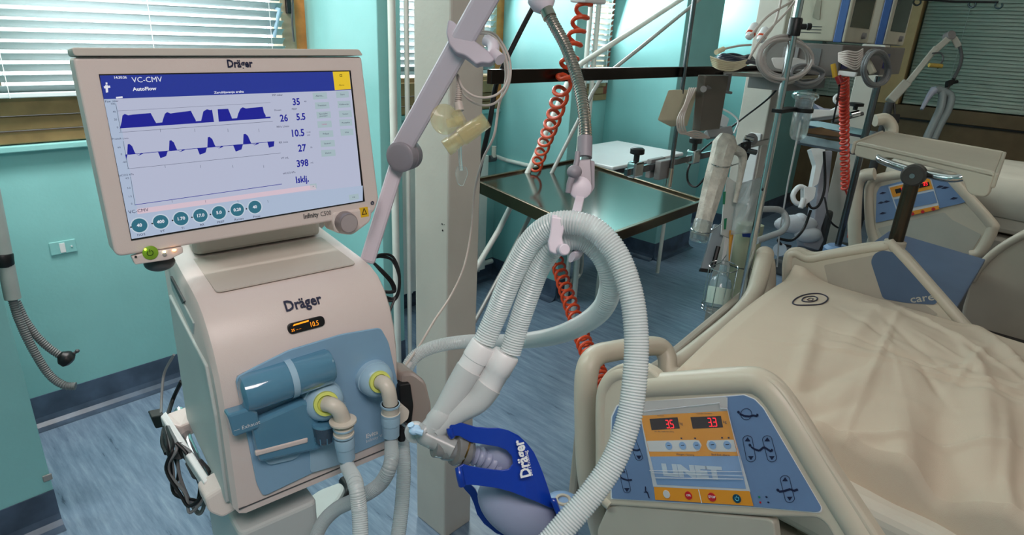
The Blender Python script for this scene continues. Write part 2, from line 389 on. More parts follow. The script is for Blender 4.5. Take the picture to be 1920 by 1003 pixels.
# far glazed wall with blinds on its far side
mm = M(); mm.box((XB, -3.2, 0), (XB+.15, YR+.2, 1.02)); mm.box((XB, -3.2, 2.55), (XB+.15, YR+.2, ZC)); struct(mm.build('wall_right', BROWN, origin=(XB, 0, 0)))
mm = M(); mm.box((XB-.02, -3.2, 1.02), (XB+.13, YP, 1.035)); struct(mm.build('trim_3', BLACK))
mm = M(); mm.box((XB-.012, -3.2, 1.035), (XB+.12, YP, 1.15)); struct(mm.build('trim_4', BROWN, bevel=.004))
mu = [(1.52, 1.70), (-.35, -.17), (-2.1, -1.92)]
for i, (a, b) in enumerate(mu):
    mm = M(); mm.box((XB-.03, a, 1.15), (XB+.1, b, 2.55)); struct(mm.build('trim_%d' % (5+i), TANF, bevel=.005))
edges = [(YP, 1.70), (1.52, -.17), (-.35, -1.92)]
for i, (a, b) in enumerate(edges):
    mm = M(); mm.box((XB+.02, b, 1.15), (XB+.026, a, 2.55)); struct(mm.build('window_%d' % (5+i), GLASS))
    g = blind('venetian_blind', ['pale lit blind left of the tan mullion in the far glazed wall', 'wide closed grey-green blind behind the distant ventilator arm', 'closed grey-green blind at the dark right end of the glazed wall'][i],
              b+.02, a-.02, 1.16, 2.52, XB+.05, SLATG, .030, .036, 62, 'y', (.08, .45, .8))
mm = M(); mm.box((XB+.14, -3.2, .0), (XB+.15, YR, ZC)); struct(mm.build('wall_beyond', mat('corridor_wall', (150, 165, 158), .7)))

# pipes by the pilasters
def pipe(label, pts, r, mt=WHITE_PAINT, cat='pipe', name='heating_pipe'):
    mm = M(); mm.tube(pts, r, 14); return tag(mm.build(name, mt), label, cat)
pipe('thick white heating pipe standing in front of the first teal pilaster', [(1.69, 2.28, 0), (1.69, 2.28, ZC)], .017)
pipe('thin white pipe right of the thick one, left edge of the cream column', [(1.762, 2.275, 0), (1.762, 2.275, ZC)], .011)
pipe('left one of two white pipes beyond the steel gooseneck', [(3.03, 2.27, 0), (3.03, 2.27, ZC)], .014)
pipe('right one of two white pipes beyond the steel gooseneck', [(3.105, 2.27, 0), (3.105, 2.27, ZC)], .014)
# radiators
def radiator(label, x0, x1, z0, z1):
    root = thing('radiator', label, 'radiator', (x0, 2.8, z0)); n = int((x1-x0)/.08)
    mm = M()
    for i in range(n):
        x = x0+i*.08; mm.box((x+.003, 2.77, z0+.02), (x+.077, 2.79, z1)); mm.box((x+.03, 2.79, z0), (x+.05, 2.86, z1-.01)); mm.box((x+.006, 2.785, z1-.015), (x+.074, 2.865, z1-.008))
    mm.build('sections', WHITE_PAINT, root, bevel=.003)
    m2 = M(); m2.cyl((x0-.02, 2.83, z0+.03), (x1+.06, 2.83, z0+.03), .017); m2.build('collector', WHITE_PAINT, root)
    m2 = M(); m2.cyl((x1, 2.83, z1-.04), (x1+.05, 2.83, z1-.04), .022); m2.build('valve', DGREY, root)
    m2 = M(); m2.cyl((x1+.03, 2.82, z1-.03), (x1+.03, 2.82, z1+.04), .015); m2.build('valve_cap', CONN, root)
    return root
radiator('white sectional radiator in the recess behind the cream column', 1.98, 2.84, .12, .90)
radiator('white sectional radiator in the recess behind the white table top', 3.3, 3.94, .12, .80)
pipe('white radiator pipe running along the teal recess wall', [(2.90, 2.83, .87), (2.975, 2.80, .84), (2.975, 2.25, .84), (3.6, 2.22, .84)][:3], .013)
# electrical socket and missing plate
root = thing('wall_socket', 'old broken socket plate on the teal wall left of the screen', 'socket', PY(118, 463, YR-.006))
fr = Fr(PY(118, 463, YR-.001), (1, 0, 0), (0, 0, 1))
mm = M(); mm.fbox(fr, (-.045, -.027, 0), (.045, .027, .006)); mm.build('plate', TEAL, root, bevel=.003)
mm = M(); mm.fbox(fr, (-.012, -.02, .006), (.006, .018, .009)); mm.cyl(fr(.028, 0, .006), fr(.028, 0, .009), .003); mm.build('patch', TAPE, root)
mm = M(); fr = Fr(PY(88, 895, 2.234), (1, 0, 0), (0, 0, 1)); mm.fbox(fr, (-.012, -.012, 0), (.014, .012, .006)); tag(mm.build('plaster_chip', BRICKP, bevel=.003), 'grey chipped patch low on the corner of the near teal pilaster', 'patch')

# ================================================================== MEDIA COLUMNS AND RAILS
def column(label, x, y, extra=True):
    mm = M(); mm.box((x, y, 0), (x+.122, y+.15, ZC)); return tag(mm.build('media_column', CREAM_WALL, bevel=.006), label, 'column')
c1 = column('cream square column standing right behind the ventilator arm', 1.122, 1.27)
c2 = column('cream square column carrying the monitor shelf', 3.30, 1.29)
c3 = column('pale far column behind the orange coiled hose on the right', 5.15, 1.29)
mm = M(); mm.box((3.285, 1.30, .82), (3.30, 1.36, 1.20)); tag(mm.build('column_socket_panel', TAPE, bevel=.004), 'narrow light cover strip on the face of the shelf column', 'panel')
def rail(name, label, a, b, mt, h=.017):
    a, b = V(a), V(b); mm = M(); d = (b-a).normalized(); n = d.cross(V((0, 0, 1))).normalized()
    p = []
    for q in (a, b): p += [q+n*h*.5+V((0, 0, h)), q-n*h*.5+V((0, 0, h)), q-n*h*.5-V((0, 0, h)), q+n*h*.5-V((0, 0, h))]
    mm.add(p, [(0, 1, 2, 3), (7, 6, 5, 4), (0, 4, 5, 1), (1, 5, 6, 2), (2, 6, 7, 3), (3, 7, 4, 0)], False); return tag(mm.build(name, mt, bevel=.002), label, 'rail')
rail('equipment_rail', 'dark horizontal equipment rail running between the two cream columns', (1.244, 1.25, 1.524), (3.30, 1.25, 1.524), mat('rail_dark_metal', (70, 62, 58), .25, metal=1, noise=.1), .019)
root = thing('clamp_rail', 'chrome clamp rail with two black knobs behind the steel tray', 'rail', (2.5, 1.27, 1.14))
mm = M(); mm.box((2.0, 1.262, 1.152), (3.32, 1.278, 1.178)); mm.build('bar', DCHROME, root, bevel=.002)
for px, py in ((1191, 318), (1300, 292)):
    c = PY(px, py, 1.27); c.z = 1.165
    mm = M(); mm.box((c.x-.032, 1.25, 1.14), (c.x+.032, 1.29, 1.20)); o = mm.build('clamp', CHROME, root, bevel=.008)
    mm = M(); mm.cyl((c.x, 1.27, 1.20), (c.x, 1.27, 1.225), .011); mm.lathe((c.x, 1.27, 1.225), (0, 0, 1), [(0, .014), (.004, .027), (.022, .027), (.027, .02)], 12); mm.build('knob', BLACK, o)
mm = M(); mm.box((2.19, 1.235, 1.115), (2.30, 1.262, 1.19)); mm.box((2.19, 1.278, 1.115), (2.30, 1.30, 1.19)); mm.build('bracket', GREYM, root, bevel=.004)
root = thing('drip_rod', 'thin steel rod rising from the chrome clamp rail to the ceiling', 'rod', (2.25, 1.225, 1.1))
mm = M(); mm.cyl((2.255, 1.225, 1.085), (2.255, 1.225, 2.2), .0085, n=12); mm.build('rod', DCHROME, root)
mm = M(); mm.cyl((2.255, 1.225, 1.085), (2.255, 1.225, 1.16), .012, n=12); mm.build('foot', STEEL, root)

# ================================================================== THE VENTILATOR
th = math.radians(-7); UX = V((math.cos(th), math.sin(th), 0)); UY = V((-math.sin(th), math.cos(th), 0)); UZ = V((0, 0, 1))
BO = V((.305, .835, .905))
def BL(x, y, z): return BO + UX*x + UY*y + UZ*z
BF = Fr(BO, UX, UZ)                              # front face of the main unit
vent = thing('ventilator', 'white intensive care ventilator on its trolley below the tilted blue screen', 'ventilator', BL(.15, .15, -.905))
# housing: a profile swept across the width, narrower towards the rear
prof = [(.0, .0), (.0, .06), (.0, .16), (.002, .21), (.009, .25), (.022, .285), (.04, .312), (.06, .331), (.085, .342), (.12, .348), (.20, .356), (.31, .368), (.337, .360), (.345, .33), (.345, .0)]
def bw(v): return .012*max(0, (v-.05))/.27
mm = M(); n = len(prof); secs = [(-.002, .010), (0.0, .0), (.008, -.0), (.292, -.0), (.300, .0), (.302, .010)]
rows = []
for sx, ins in [(0, .012), (.006, .003), (.016, 0), (.284, 0), (.294, .003), (.30, .012)]:
    row = []
    for (v, z) in prof:
        cx_, cz_ = .16, .17; k = 1-ins/.17
        x = sx + (bw(v)*(1 if sx < .15 else -1))
        row.append(BL(x-.006, cx_+(v-cx_)*k, cz_+(z-cz_)*k))
    rows.append(row)
vs = [p for r_ in rows for p in r_]
fs = [(i*n+j, i*n+(j+1) % n, (i+1)*n+(j+1) % n, (i+1)*n+j) for i in range(len(rows)-1) for j in range(n)]
fs += [tuple(range(n))[::-1], tuple((len(rows)-1)*n+j for j in range(n))]
mm.add(vs, [f[::-1] for f in fs]); housing = mm.build('housing', VENT, vent, angle=35)
# side cladding panel with the recessed grip
mm = M(); sd = [(.035, .0), (.03, .17), (.045, .25), (.30, .27), (.315, .0)]
mm.prism([BL(bw(v)-.010, v, z+.004) for v, z in sd], UX*.01); mm.build('side_panel', VENTG, housing, bevel=.003)
mm = M(); mm.prism([BL(bw(v)-.0085, v, z) for v, z in ((.10, .30), (.26, .322), (.26, .298), (.12, .272))], UX*.006); mm.build('grip_recess', VENTG, housing, bevel=.002)
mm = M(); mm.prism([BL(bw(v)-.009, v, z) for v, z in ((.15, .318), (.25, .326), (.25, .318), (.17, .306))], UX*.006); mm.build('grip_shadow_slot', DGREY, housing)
# sunk tray and rim on the top
mm = M(); mm.prism([BL(x, v, .3455+.083*max(0, v-.09)) for x, v in rnd2([(.03, .09), (.262, .09), (.255, .295), (.035, .295)], .01)], UZ*.002); mm.build('top_tray', VENTD, housing)
mm = M(); mm.tube(spl([BL(.0, .29, .364), BL(.03, .325, .372), BL(.15, .338, .376), BL(.26, .325, .372), BL(.290, .29, .364)], 6), .012, 10); mm.build('top_rim', VENTD, housing)
# seam line at the foot of the front
mm = M(); mm.fbox(BF, (.0, .012, -.0008), (.294, .0135, .0012)); mm.build('seam', DGREY, housing)
# blue front
def fpoly(pts, r=0): return rnd2(pts, r, 5)
fp = [BF.ab(440, 707), BF.ab(470, 690), BF.ab(540, 655), BF.ab(640, 625), BF.ab(712, 613), BF.ab(727, 640), BF.ab(745, 720), BF.ab(750, 812), BF.ab(620, 868), BF.ab(492, 929), BF.ab(480, 905)]
mm = M(); mm.prism([BF(a, b, .0) for a, b in fpoly(fp, .008)], BF.n*.004); front = mm.build('front_panel', BLUEP, vent, bevel=.0015)
lower = [BF.ab(468, 800), BF.ab(578, 770), BF.ab(582, 878), BF.ab(492, 924)]
# the clear cylinder cover along the top left
def bfp(px, py, c=0): q = BF.hit(px, py, c); return q
mm = M(); a0 = BF.hit(454, 738, .006); b0 = BF.hit(618, 684, .006)
ax = (b0-a0).normalized(); mm.lathe(a0, ax, [(-.004, .020), (.0, .028), (.01, .0305), ((b0-a0).length-.006, .0305), ((b0-a0).length, .027)], 32); cyl = mm.build('clear_cylinder_cover', BLUED, front)
mm = M(); mid = a0.lerp(b0, .52); mm.lathe(mid, ax, [(-.005, .0315), (.005, .0315)], 32, False, False); mm.build('cylinder_band', BLUEL, cyl)
# dark clear exhaust block, tab and tray
mm = M(); mm.prism([BF(*BF.ab(x, y), .002) for x, y in ((462, 782), (560, 740), (590, 748), (596, 830), (478, 855))], BF.n*.020); mm.build('exhaust_cover', BLUED, front, bevel=.006)
mm = M(); mm.prism([BF(*BF.ab(x, y, .02), .003) for x, y in ((424, 776), (470, 762), (482, 770), (486, 800), (437, 818), (430, 792))], BF.n*.022); tab = mm.build('exhaust_tab', BLUED, front, bevel=.004)
mm = M(); q = BF.hit(470, 797, .0258); mm.text('— Exhaust', q-UX*.024, UX, UZ, .009, sx=.95); mm.build('lettering', PRW, tab)
mm = M(); mm.prism([BF(*BF.ab(x, y, .022), .018) for x, y in ((478, 846), (577, 820), (577, 829), (479, 855))], BF.n*.006); mm.build('tray_lip', VENT, front, bevel=.002)
mm = M(); mm.prism([BF(*BF.ab(x, y, .01), .004) for x, y in rnd2([(478, 800), (577, 776), (578, 826), (480, 852)], 6)], BF.n*.014); mm.build('sensor_window', BLUED, front, bevel=.004)
mm = M(); mm.prism([BF(*BF.ab(x, y, .006), .004) for x, y in rnd2([(492, 858), (569, 838), (560, 855), (548, 862), (503, 872)], 8)], BF.n*.004); mm.build('finger_recess', BLUEL, front, bevel=.002)
mm = M(); mm.prism([BF(*BF.ab(x, y, .006), .004) for x, y in rnd2([(579, 770), (650, 752), (648, 868), (582, 888)], 8)], BF.n*.002); mm.build('lower_insert', BLUEL, front, bevel=.001)
# water trap
mm = M(); q = BF.hit(608, 806, .022); mm.lathe(q+UZ*.016, (0, 0, -1), [(0, .019), (.03, .0175), (.036, .014), (.04, .009)], 22); trap = mm.build('water_trap', mat('smoky_water_trap', (84, 104, 124), .12, trans=.3, alpha=.85, noise=0), front)
mm = M(); mm.lathe(q+UZ*.018, (0, 0, -1), [(0, .0195), (.004, .0205), (.006, .0195)], 22)
for k in range(10):
    a = 2*math.pi*k/10; e = V((math.cos(a), math.sin(a), 0)); mm.cyl(q+e*.0175-UZ*.006, q+e*.0165-UZ*.018, .0011, n=5)
mm.build('trap_ribs', BLUED, trap)
# the two valve domes, lime rings, elbows and cuffs
def port(px, py, R, ex, ey, axis, name_elbow='elbow'):
    c = BF.hit(px, py, .018); ax = V(axis).normalized()
    d = M(); d.lathe(c-BF.n*.016, BF.n, [(0, R*1.04), (.012, R*1.04), (.013, R)], 32, True, True); 
    pr = [(-.012, R*1.0)]+[(R*.72*math.sin(a), R*math.cos(a)) for a in [i*math.radians(12) for i in range(0, 6)]]
    d.lathe(c, ax, pr, 32); o = d.build('valve_dome', BLUEL, front)
    lr = M(); h = R*.72*math.sin(math.radians(57)); rr = R*math.cos(math.radians(55)); lr.lathe(c+ax*h, ax, [(-.003, rr*1.10), (.004, rr*1.05), (.005, rr*.78), (.001, rr*.7)], 28); lr.build('lime_ring', LIME, o)
    return c, ax, h, o
T1 = D(648, 790, .90)
c, ax, h, o1 = port(607, 752, .032, 0, 0, -UY*.86-UX*.18+UZ*.30)
el = M(); s0 = c+ax*(h+.002); e1 = [s0, s0+ax*.012-UZ*.002+UX*.007, s0+ax*.018-UZ*.011+UX*.015, s0+ax*.019-UZ*.025+UX*.020, s0+ax*.019-UZ*.034+UX*.022]
el.tube(spl(e1, 5), .0125, 18); el.lathe(e1[-1], -UZ+ax*.05, [(-.002, .0125), (0, .0215), (.003, .0215), (.004, .0135), (.012, .0135)], 24); el.build('elbow', CONN, o1)
P1 = e1[-1]-UZ*.010+ax*.001
el = M(); el.lathe(P1, -UZ, [(0, .0155), (.004, .0165), (.006, .0150), (.012, .0150), (.013, .0165), (.018, .0165), (.019, .015)], 24); el.build('connector', CONN, o1)
for k in (.004, .017): 
    r_ = M(); r_.lathe(P1-UZ*(k-.002), -UZ, [(0, .0168), (.003, .0168)], 24); r_.build('seal_ring', BLUEL, o1)
el = M(); el.lathe(P1-UZ*.022, (-UZ+UX*.05), [(0, .0152), (.003, .0162), (.018, .0158), (.019, .0148), (.042, .0142)], 24); el.build('hose_cuff', BLUEL, o1)
H1 = P1-UZ*.06+UX*.003
c, ax, h, o2 = port(705, 712, .030, 0, 0, -UY*.84-UX*.10+UZ*.26)
s0 = c+ax*(h+.002); e2 = [s0, s0+ax*.012-UZ*.002+UX*.003, s0+ax*.020-UZ*.012+UX*.006, s0+ax*.022-UZ*.028+UX*.008, s0+ax*.022-UZ*.040+UX*.009]
el = M(); el.tube(spl(e2, 5), .0125, 18); el.build('elbow', CONN, o2)
P2 = e2[-1]
el = M(); el.lathe(P2, -UZ, [(0, .0145), (.003, .0158), (.005, .0148), (.016, .0148), (.017, .0160), (.020, .0160), (.021, .0148)], 24); el.build('connector', CONN, o2)
for k in (.0, .017):
    r_ = M(); r_.lathe(P2-UZ*k, -UZ, [(0, .0162), (.0035, .0162)], 24); r_.build('seal_ring', BLUEL, o2)
el = M(); el.lathe(P2-UZ*.021, -UZ, [(0, .0152), (.004, .0162), (.018, .0158), (.019, .0148), (.042, .0142)], 24); el.build('hose_cuff', BLUEL, o2)
H2 = P2-UZ*.06
mm = M(); q = BF.hit(609, 706, .02); mm.tube([q-UX*.012, q+UX*.012], .006, 10); mm.build('release_tab', BLUED, front)
q = BF.hit(686, 819, .0046); mm = M(); mm.text('Evita', q, UX, UZ, .0125, sx=1.0, bold=.0003); mm.text('Infinity V500', q-UZ*.0105, UX, UZ, .0085, sx=1.05); mm.build('lettering', PRW, front)
# name and small status display on the leaning upper front
def vprof(z):
    for (v0, z0), (v1, z1) in zip(prof, prof[1:]):
        if z0 <= z <= z1 and z1 > z0: return v0+(v1-v0)*(z-z0)/(z1-z0)
    return .1
sl = Fr(BL(0, vprof(.285), .285), UX, BL(0, vprof(.325), .325)-BL(0, vprof(.285), .285))
sl2 = Fr(BL(0, vprof(.25), .25), UX, BL(0, vprof(.285), .285)-BL(0, vprof(.25), .25))
q = sl.hit(533, 576, .0045); mm = M(); mm.text('Dräger', q, sl.u, sl.v, .0245, sx=.86, bold=.0006); mm.build('lettering', NAVY, housing)
mm = M(); a, b = sl2.ab(575, 609, .002); pl = rnd2([(a-.030, b-.0085), (a+.030, b-.0085), (a+.030, b+.0085), (a-.030, b+.0085)], .0085)
mm.prism([sl2(x, y, -.003) for x, y in pl], sl2.n*.006); dsp = mm.build('status_display', BLACK, vent, bevel=.001)
mm = M(); AMB = emat('amber_display_light', (255, 150, 30), 1.1)
mm.text('10.5', sl2(a+.004, b-.0015, .0034), sl2.u, sl2.v, .0115, sx=.78); mm.prism([sl2(a+x, b+y, .0032) for x, y in ((-.022, .0035), (.004, .0045), (.004, .007), (-.020, .006))], sl2.n*.0003)
mm.text('35', sl2(a-.026, b-.003, .0034), sl2.u, sl2.v, .006); mm.text('-- --', sl2(a-.018, b-.003, .0034), sl2.u, sl2.v, .005); mm.build('display_digits', AMB, dsp)

# ---- trolley
def ring_box(o_, n_): pass
mm = M(); mm.prism([BL(x, v, -.031) for x, v in rnd2([(.01, .05), (.27, .05), (.25, .29), (.03, .29)], .02)], UZ*.03); mm.build('mounting_plate', VENTG, vent, bevel=.008)
mm = M(); mm.prism([BL(x, v, -.80) for x, v in rnd2([(.0, .02), (.135, .02), (.135, .24), (.0, .24)], .015)], UZ*.745); mm.build('trolley_column', VENTG, vent, bevel=.006)
mm = M(); mm.prism([BL(x, v, -.82) for x, v in rnd2([(-.06, -.02), (.20, -.02), (.24, .36), (-.10, .36)], .09)], UZ*.06); mm.build('trolley_base', VENTG, vent, bevel=.015)
for (x, v) in ((-.05, .0), (.19, .0), (.22, .34), (-.08, .34)):
    mm = M(); c = BL(x, v, -.905+.05); mm.cyl(c-UX*.018, c+UX*.018, .05, n=28); mm.build('caster', BLACKR, vent, bevel=.004)
bl0 = [PZ(x, y, .28) for x, y in rnd2([(568, 938), (600, 916), (638, 902), (648, 912), (640, 930), (606, 972), (585, 1010), (566, 1010)], 8)]
mm = M(); mm.prism(bl0, (0, 0, -.05)); mm.build('base_leg', VENTG, vent, bevel=.01)
mm = M(); mm.tube(spl([PZ(644, 900, .25), PZ(652, 916, .25), PZ(640, 938, .25), PZ(608, 976, .25), PZ(590, 1015, .25)], 6), .016, 10); mm.build('base_bumper', BLACKR, vent)
# handle bars round the left side with hanging cables
cor = D(420, 932, 1.03)
mm = M(); a = D(352, 828, 1.22); b = D(398, 936, 1.05); mm.tube([D(336, 770, 1.3), a, b], .0095, 14); mm.build('side_tube', CHROME, vent)
mm = M(); p = [D(311, 770, 1.25), D(300, 780, 1.24), D(382, 905, 1.05), D(395, 898, 1.06)]; mm.prism(p, (0, 0, -.022)); mm.build('side_rail', TAPE, vent, bevel=.003)
mm = M(); mm.prism([D(x, y, t) for x, y, t in ((312, 775, 1.26), (358, 758, 1.30), (366, 790, 1.25), (340, 800, 1.22), (322, 795, 1.22))], (0, 0, -.028)); mm.build('rail_bracket', VENT, vent, bevel=.005)
mm = M(); mm.prism([D(x, y, 1.03) for x, y in rnd2([(384, 935), (432, 905), (442, 925), (447, 955), (418, 972), (392, 962)], 8)], UY*.05); mm.build('corner_bumper', VENT, vent, bevel=.006)
mm = M(); mm.prism([D(x, y, 1.2) for x, y in ((330, 826), (346, 821), (354, 838), (338, 846))], (.01, .01, -.02)); mm.build('rail_clip', GREYM, vent, bevel=.002)
mm = M(); mm.prism([D(x, y, 1.24) for x, y in ((283, 783), (308, 778), (313, 800), (292, 804))], UY*.03); mm.build('cable_clamp', BLACK, vent, bevel=.002)

# ---- humidifier block behind the right edge
root = thing('gas_sensor_unit', 'beige block with a dark socket right beside the second blue port', 'device', D(785, 770, 1.12)-V((0, 0, .05)))
pts = [(752, 700), (775, 697), (800, 716), (811, 760), (808, 800), (795, 815), (760, 800)]
mm = M(); mm.prism([D(x, y, 1.12) for x, y in rnd2(pts, 9)], UY*.05); mm.build('housing', mat('beige_device', (150, 138, 130), .4), root, bevel=.006)
mm = M(); mm.prism([D(x, y, 1.115) for x, y in rnd2([(748, 722), (770, 718), (776, 760), (772, 796), (752, 790)], 4)], UY*.02); mm.build('socket', BLACK, root, bevel=.002)
mm = M(); mm.prism([D(x, y, 1.10) for x, y in rnd2([(742, 768), (757, 760), (768, 770), (765, 786), (746, 800)], 5)], UY*.02); mm.build('lever', CONN, root, bevel=.003)
mm = M(); mm.prism([D(x, y, 1.09) for x, y in rnd2([(750, 806), (758, 802), (764, 806), (760, 828), (749, 830)], 3)], UY*.015); mm.build('rubber_foot', BLACKR, root, bevel=.002)
mm = M(); mm.cyl(D(741, 722, 1.14), D(768, 682, 1.2), .006); mm.build('lever_bar', TAPE, root)

# ---- the screen
scr = Fr((.262, 1.008, 1.565), (.992, -.125, .017), (-.005, .091, .996))
mon = thing('ventilator_screen', 'wide touch screen with blue breathing curves on top of the ventilator', 'monitor', scr(.19, -.26, -.03))
def sp(cx, cy, c=0): return scr.ab(120+cx/2.3883, 80+cy/2.3883, c)
outl = [sp(38, 62), sp(1332, 62), sp(1352, 180), sp(1408, 690), sp(1408, 715), sp(1388, 768), sp(900, 852), sp(228, 958), sp(205, 900)]
outl = [(-.048, .037), (.400, .037), (.408, .02), (.412, -.20), (.412, -.262), (.400, -.276), (-.020, -.272), (-.030, -.262), (-.040, -.1)]
outl = [sp(38, 64), sp(1333, 62), sp(1410, 700), sp(1388, 770), sp(900, 850), sp(230, 962)]
sc_o = rnd2([(x, y) for x, y in outl], [.006, .006, .004, .03, 0, .012], 5)
mm = M(); mm.prism([scr(x, y, -.05) for x, y in sc_o], scr.n*.05); case = mm.build('casing', VENT, mon, bevel=.004, seg=3)
mm = M(); tl = sp(30, 22, 0); tr = sp(1325, 30, 0); bl = sp(42, 60); br = sp(1333, 58)
mm.prism([scr(x, y, -.052) for x, y in rnd2([(tl[0], tl[1]), (tr[0]-.004, tr[1]), (br[0], br[1]), (bl[0], bl[1])], .004)], scr.n*.058); mm.build('top_edge', VENTD, case, bevel=.003)
# bezel gap and glass
def q4(l, c): return [scr(*sp(x, y, c), c) for x, y in l]
SQ = [(155, 141), (1283, 124), (1347, 710), (301, 886)]
mm = M(); mm.prism(q4(SQ, .0006), scr.n*.0006); mm.build('bezel_gap', BLACK, case)
LCD = emat('screen_backlight', (206, 212, 238), .80); LCD.node_tree.nodes['Principled BSDF'].inputs['Roughness'].default_value = .12
SB = emat('screen_blue', (48, 66, 172), .75); SCB = emat('screen_curve_blue', (36, 40, 176), .7); SPK = emat('screen_pink', (236, 212, 226), .85)
SGN = emat('screen_button_green', (186, 208, 216), .82); STL = emat('screen_teal', (58, 124, 146), .8); SYL = emat('screen_yellow', (246, 208, 50), .9); SWH = emat('screen_white', (238, 240, 250), .95); SGR = emat('screen_grey_text', (96, 104, 128), .7); SLB = emat('screen_side_tint', (190, 206, 232), .85)
SQI = [(160, 147), (1277, 129), (1338, 707), (303, 879)]
mm = M(); mm.prism(q4(SQI, .0014), scr.n*.0004); lcd = mm.build('display', LCD, mon)
def scp(polys, mt, c, name):
    mm = M()
    for p in polys: mm.add([scr(*sp(x, y, c), c) for x, y in p], [tuple(range(len(p)))], False)
    mm.build(name, mt, lcd)
scp([[(160, 147), (1277, 129), (1285, 212), (178, 253)], ], SB, .0021, 'title_bar')
scp([[(178, 253), (232, 251), (330, 750), (1338, 640), (1338, 707), (303, 879)], ], SLB, .0019, 'margin_tint')
scp([[(1203, 130), (1277, 129), (1285, 208), (1213, 213)], ], SYL, .0024, 'alarm_field')
scp([[(325, 745), (1125, 636), (1130, 656), (330, 768)]], SPK, .0021, 'message_strip')
# curves
cv = []
base1 = lambda x: 384-(x-250)*(384-338)/(925-250)
def hump(x0, x1, x2, x3, top0, top1):
    return [(x0, base1(x0)), (x0+8, base1(x0)-30), (x1, top0+4), (x1+10, top0-3), (x1+25, top0+3), (x1+45, top0), (x2, top1), (x3-8, base1(x3)-28), (x3, base1(x3)-14), (x3, base1(x3))]
cv.append(hump(250, 262, 388, 412, 322, 315)); cv.append([(412, base1(412)), (412, 360), (440, 357), (440, base1(440))]); cv.append(hump(436, 452, 568, 590, 314, 305))
cv.append([(588, base1(588)), (588, 352), (615, 350), (615, base1(615))]); cv.append([(612, base1(612)), (624, 308), (640, 298), (655, 302), (663, 300), (672, base1(672))])
cv.append([(693, base1(693)), (688, 298), (735, 296), (752, base1(752)-12), (752, base1(752))]); cv.append([(750, base1(750)), (750, 340), (778, 338), (778, base1(778))])
cv.append(hump(772, 790, 890, 903, 292, 287)); cv.append([(900, base1(900)), (902, 332), (925, 331), (925, base1(925))])
b2 = lambda x: 500-(x-275)*(500-442)/(935-275)
for x in (283, 470, 642, 802):
    k = b2(x); cv.append([(x, k), (x+2, k-44), (x+10, k-46), (x+22, k-36), (x+32, k-12), (x+38, k-1)]); cv.append([(x+38, k-2), (x+52, k+4), (x+64, k-6), (x+72, k-2), (x+52, k+6)])
for x in (420, 596, 757, 910):
    k = b2(x); cv.append([(x, k), (x+12, k+30), (x+18, k+28), (x+38, k+20), (x+44, k-2)] if x < 900 else [(x, k-1), (x+8, k+26), (x+14, k+24), (x+30, k+20), (x+32, k-3)])
cv.append([(274, 502), (284, 500), (279, 525)])
scp(cv, SCB, .0023, 'curves')
def seg(x0, y0, x1, y1, wd=.9): 
    L = math.hypot(x1-x0, y1-y0); a, b = -(y1-y0)/L*wd, (x1-x0)/L*wd; return [(x0-a, y0-b), (x1-a, y1-b), (x1+a, y1+b), (x0+a, y0+b)]
scp([seg(275, 502, 935, 443, 1.2), seg(318, 726, 976, 633, 1.2)], SCB, .0022, 'zero_lines')
gl = [seg(232, 275, 255, 400), seg(247, 402, 935, 352, .7), seg(265, 440, 288, 565), seg(284, 565, 970, 494, .7), seg(298, 600, 318, 728), seg(240, 306, 925, 268, .5)]
for x in (430, 585, 733, 872): gl.append(seg(x, 385, x+2, 400, .7))
for x in (452, 610, 755, 893): gl.append(seg(x, 548, x+2, 560, .7))
for x in (483, 633, 778, 912): gl.append(seg(x, 705, x+2, 716, .7))
scp(gl, SGR, .0022, 'axis_lines')
btn = []
for i, (x, y) in enumerate([(1145, 238), (1155, 281), (1162, 323), (1166, 365), (1173, 408), (1180, 451), (1183, 494)]): btn.append([(x-32, y-13), (x+31, y-16), (x+34, y+13), (x-29, y+17)])
for i, (x, y) in enumerate([(1247, 232), (1254, 276), (1260, 319), (1262, 358), (1267, 401)]): btn.append([(x-30, y-14), (x+27, y-16), (x+30, y+13), (x-27, y+16)])
btn.append([(1275, 682), (1318, 676), (1322, 700), (1279, 707)]); btn.append([(1100, 634), (1130, 630), (1133, 652), (1103, 656)])
for b__ in btn: scp([b__], SGN, .0021, 'touch_button')
def st(mm, s_, x, y, hh, sx=1.0, ha='LEFT', bold=0):
    a, b = sp(x, y, .0026); p0 = scr(*sp(x, y, .0026), .0026); a2 = scr(*sp(x+20, y, .0026), .0026)
    hm = hh/2.3883*.92/F*1.0; mm.text(s_, p0, scr.u, scr.v, hm*1.35, ha=ha, sx=sx, bold=bold)
mm = M()
for s_, x, y, hh in [('35', 1040, 266, 34), ('26', 985, 339, 34), ('5.5', 1061, 333, 34), ('10.5', 1046, 406, 36), ('27', 1066, 473, 36), ('398', 1068, 541, 36), ('Isklj.', 1067, 613, 34)]: st(mm, s_, x, y, hh, .86, 'CENTER', .0004)
mm.build('values', SCB, lcd)
mm = M(); st(mm, 'VC-CMV', 304, 168, 23, 1.0, bold=0); st(mm, 'AutoFlow', 308, 209, 15, 1.1, bold=.0002); st(mm, '14:30:36', 222, 157, 11, .95, bold=.0001); st(mm, 'Zarubljavanje zraka', 672, 224, 10, 1.25, bold=.0001); mm.build('title_text', SWH, lcd)
pm = [[(184, 190), (196, 190), (198, 222), (188, 224)], [(178, 195), (206, 192), (208, 202), (180, 205)], [(186, 178), (194, 178), (195, 187), (187, 188)], [(232, 243), (262, 240), (263, 248), (234, 250)]]
scp(pm, SWH, .0025, 'patient_symbol')
SDT = emat('screen_dark_text', (44, 48, 84), .7)
def cap(*a, **k):
    mm = M(); st(mm, *a, **k)
    if mm.v: mm.build('caption', SDT, lcd)
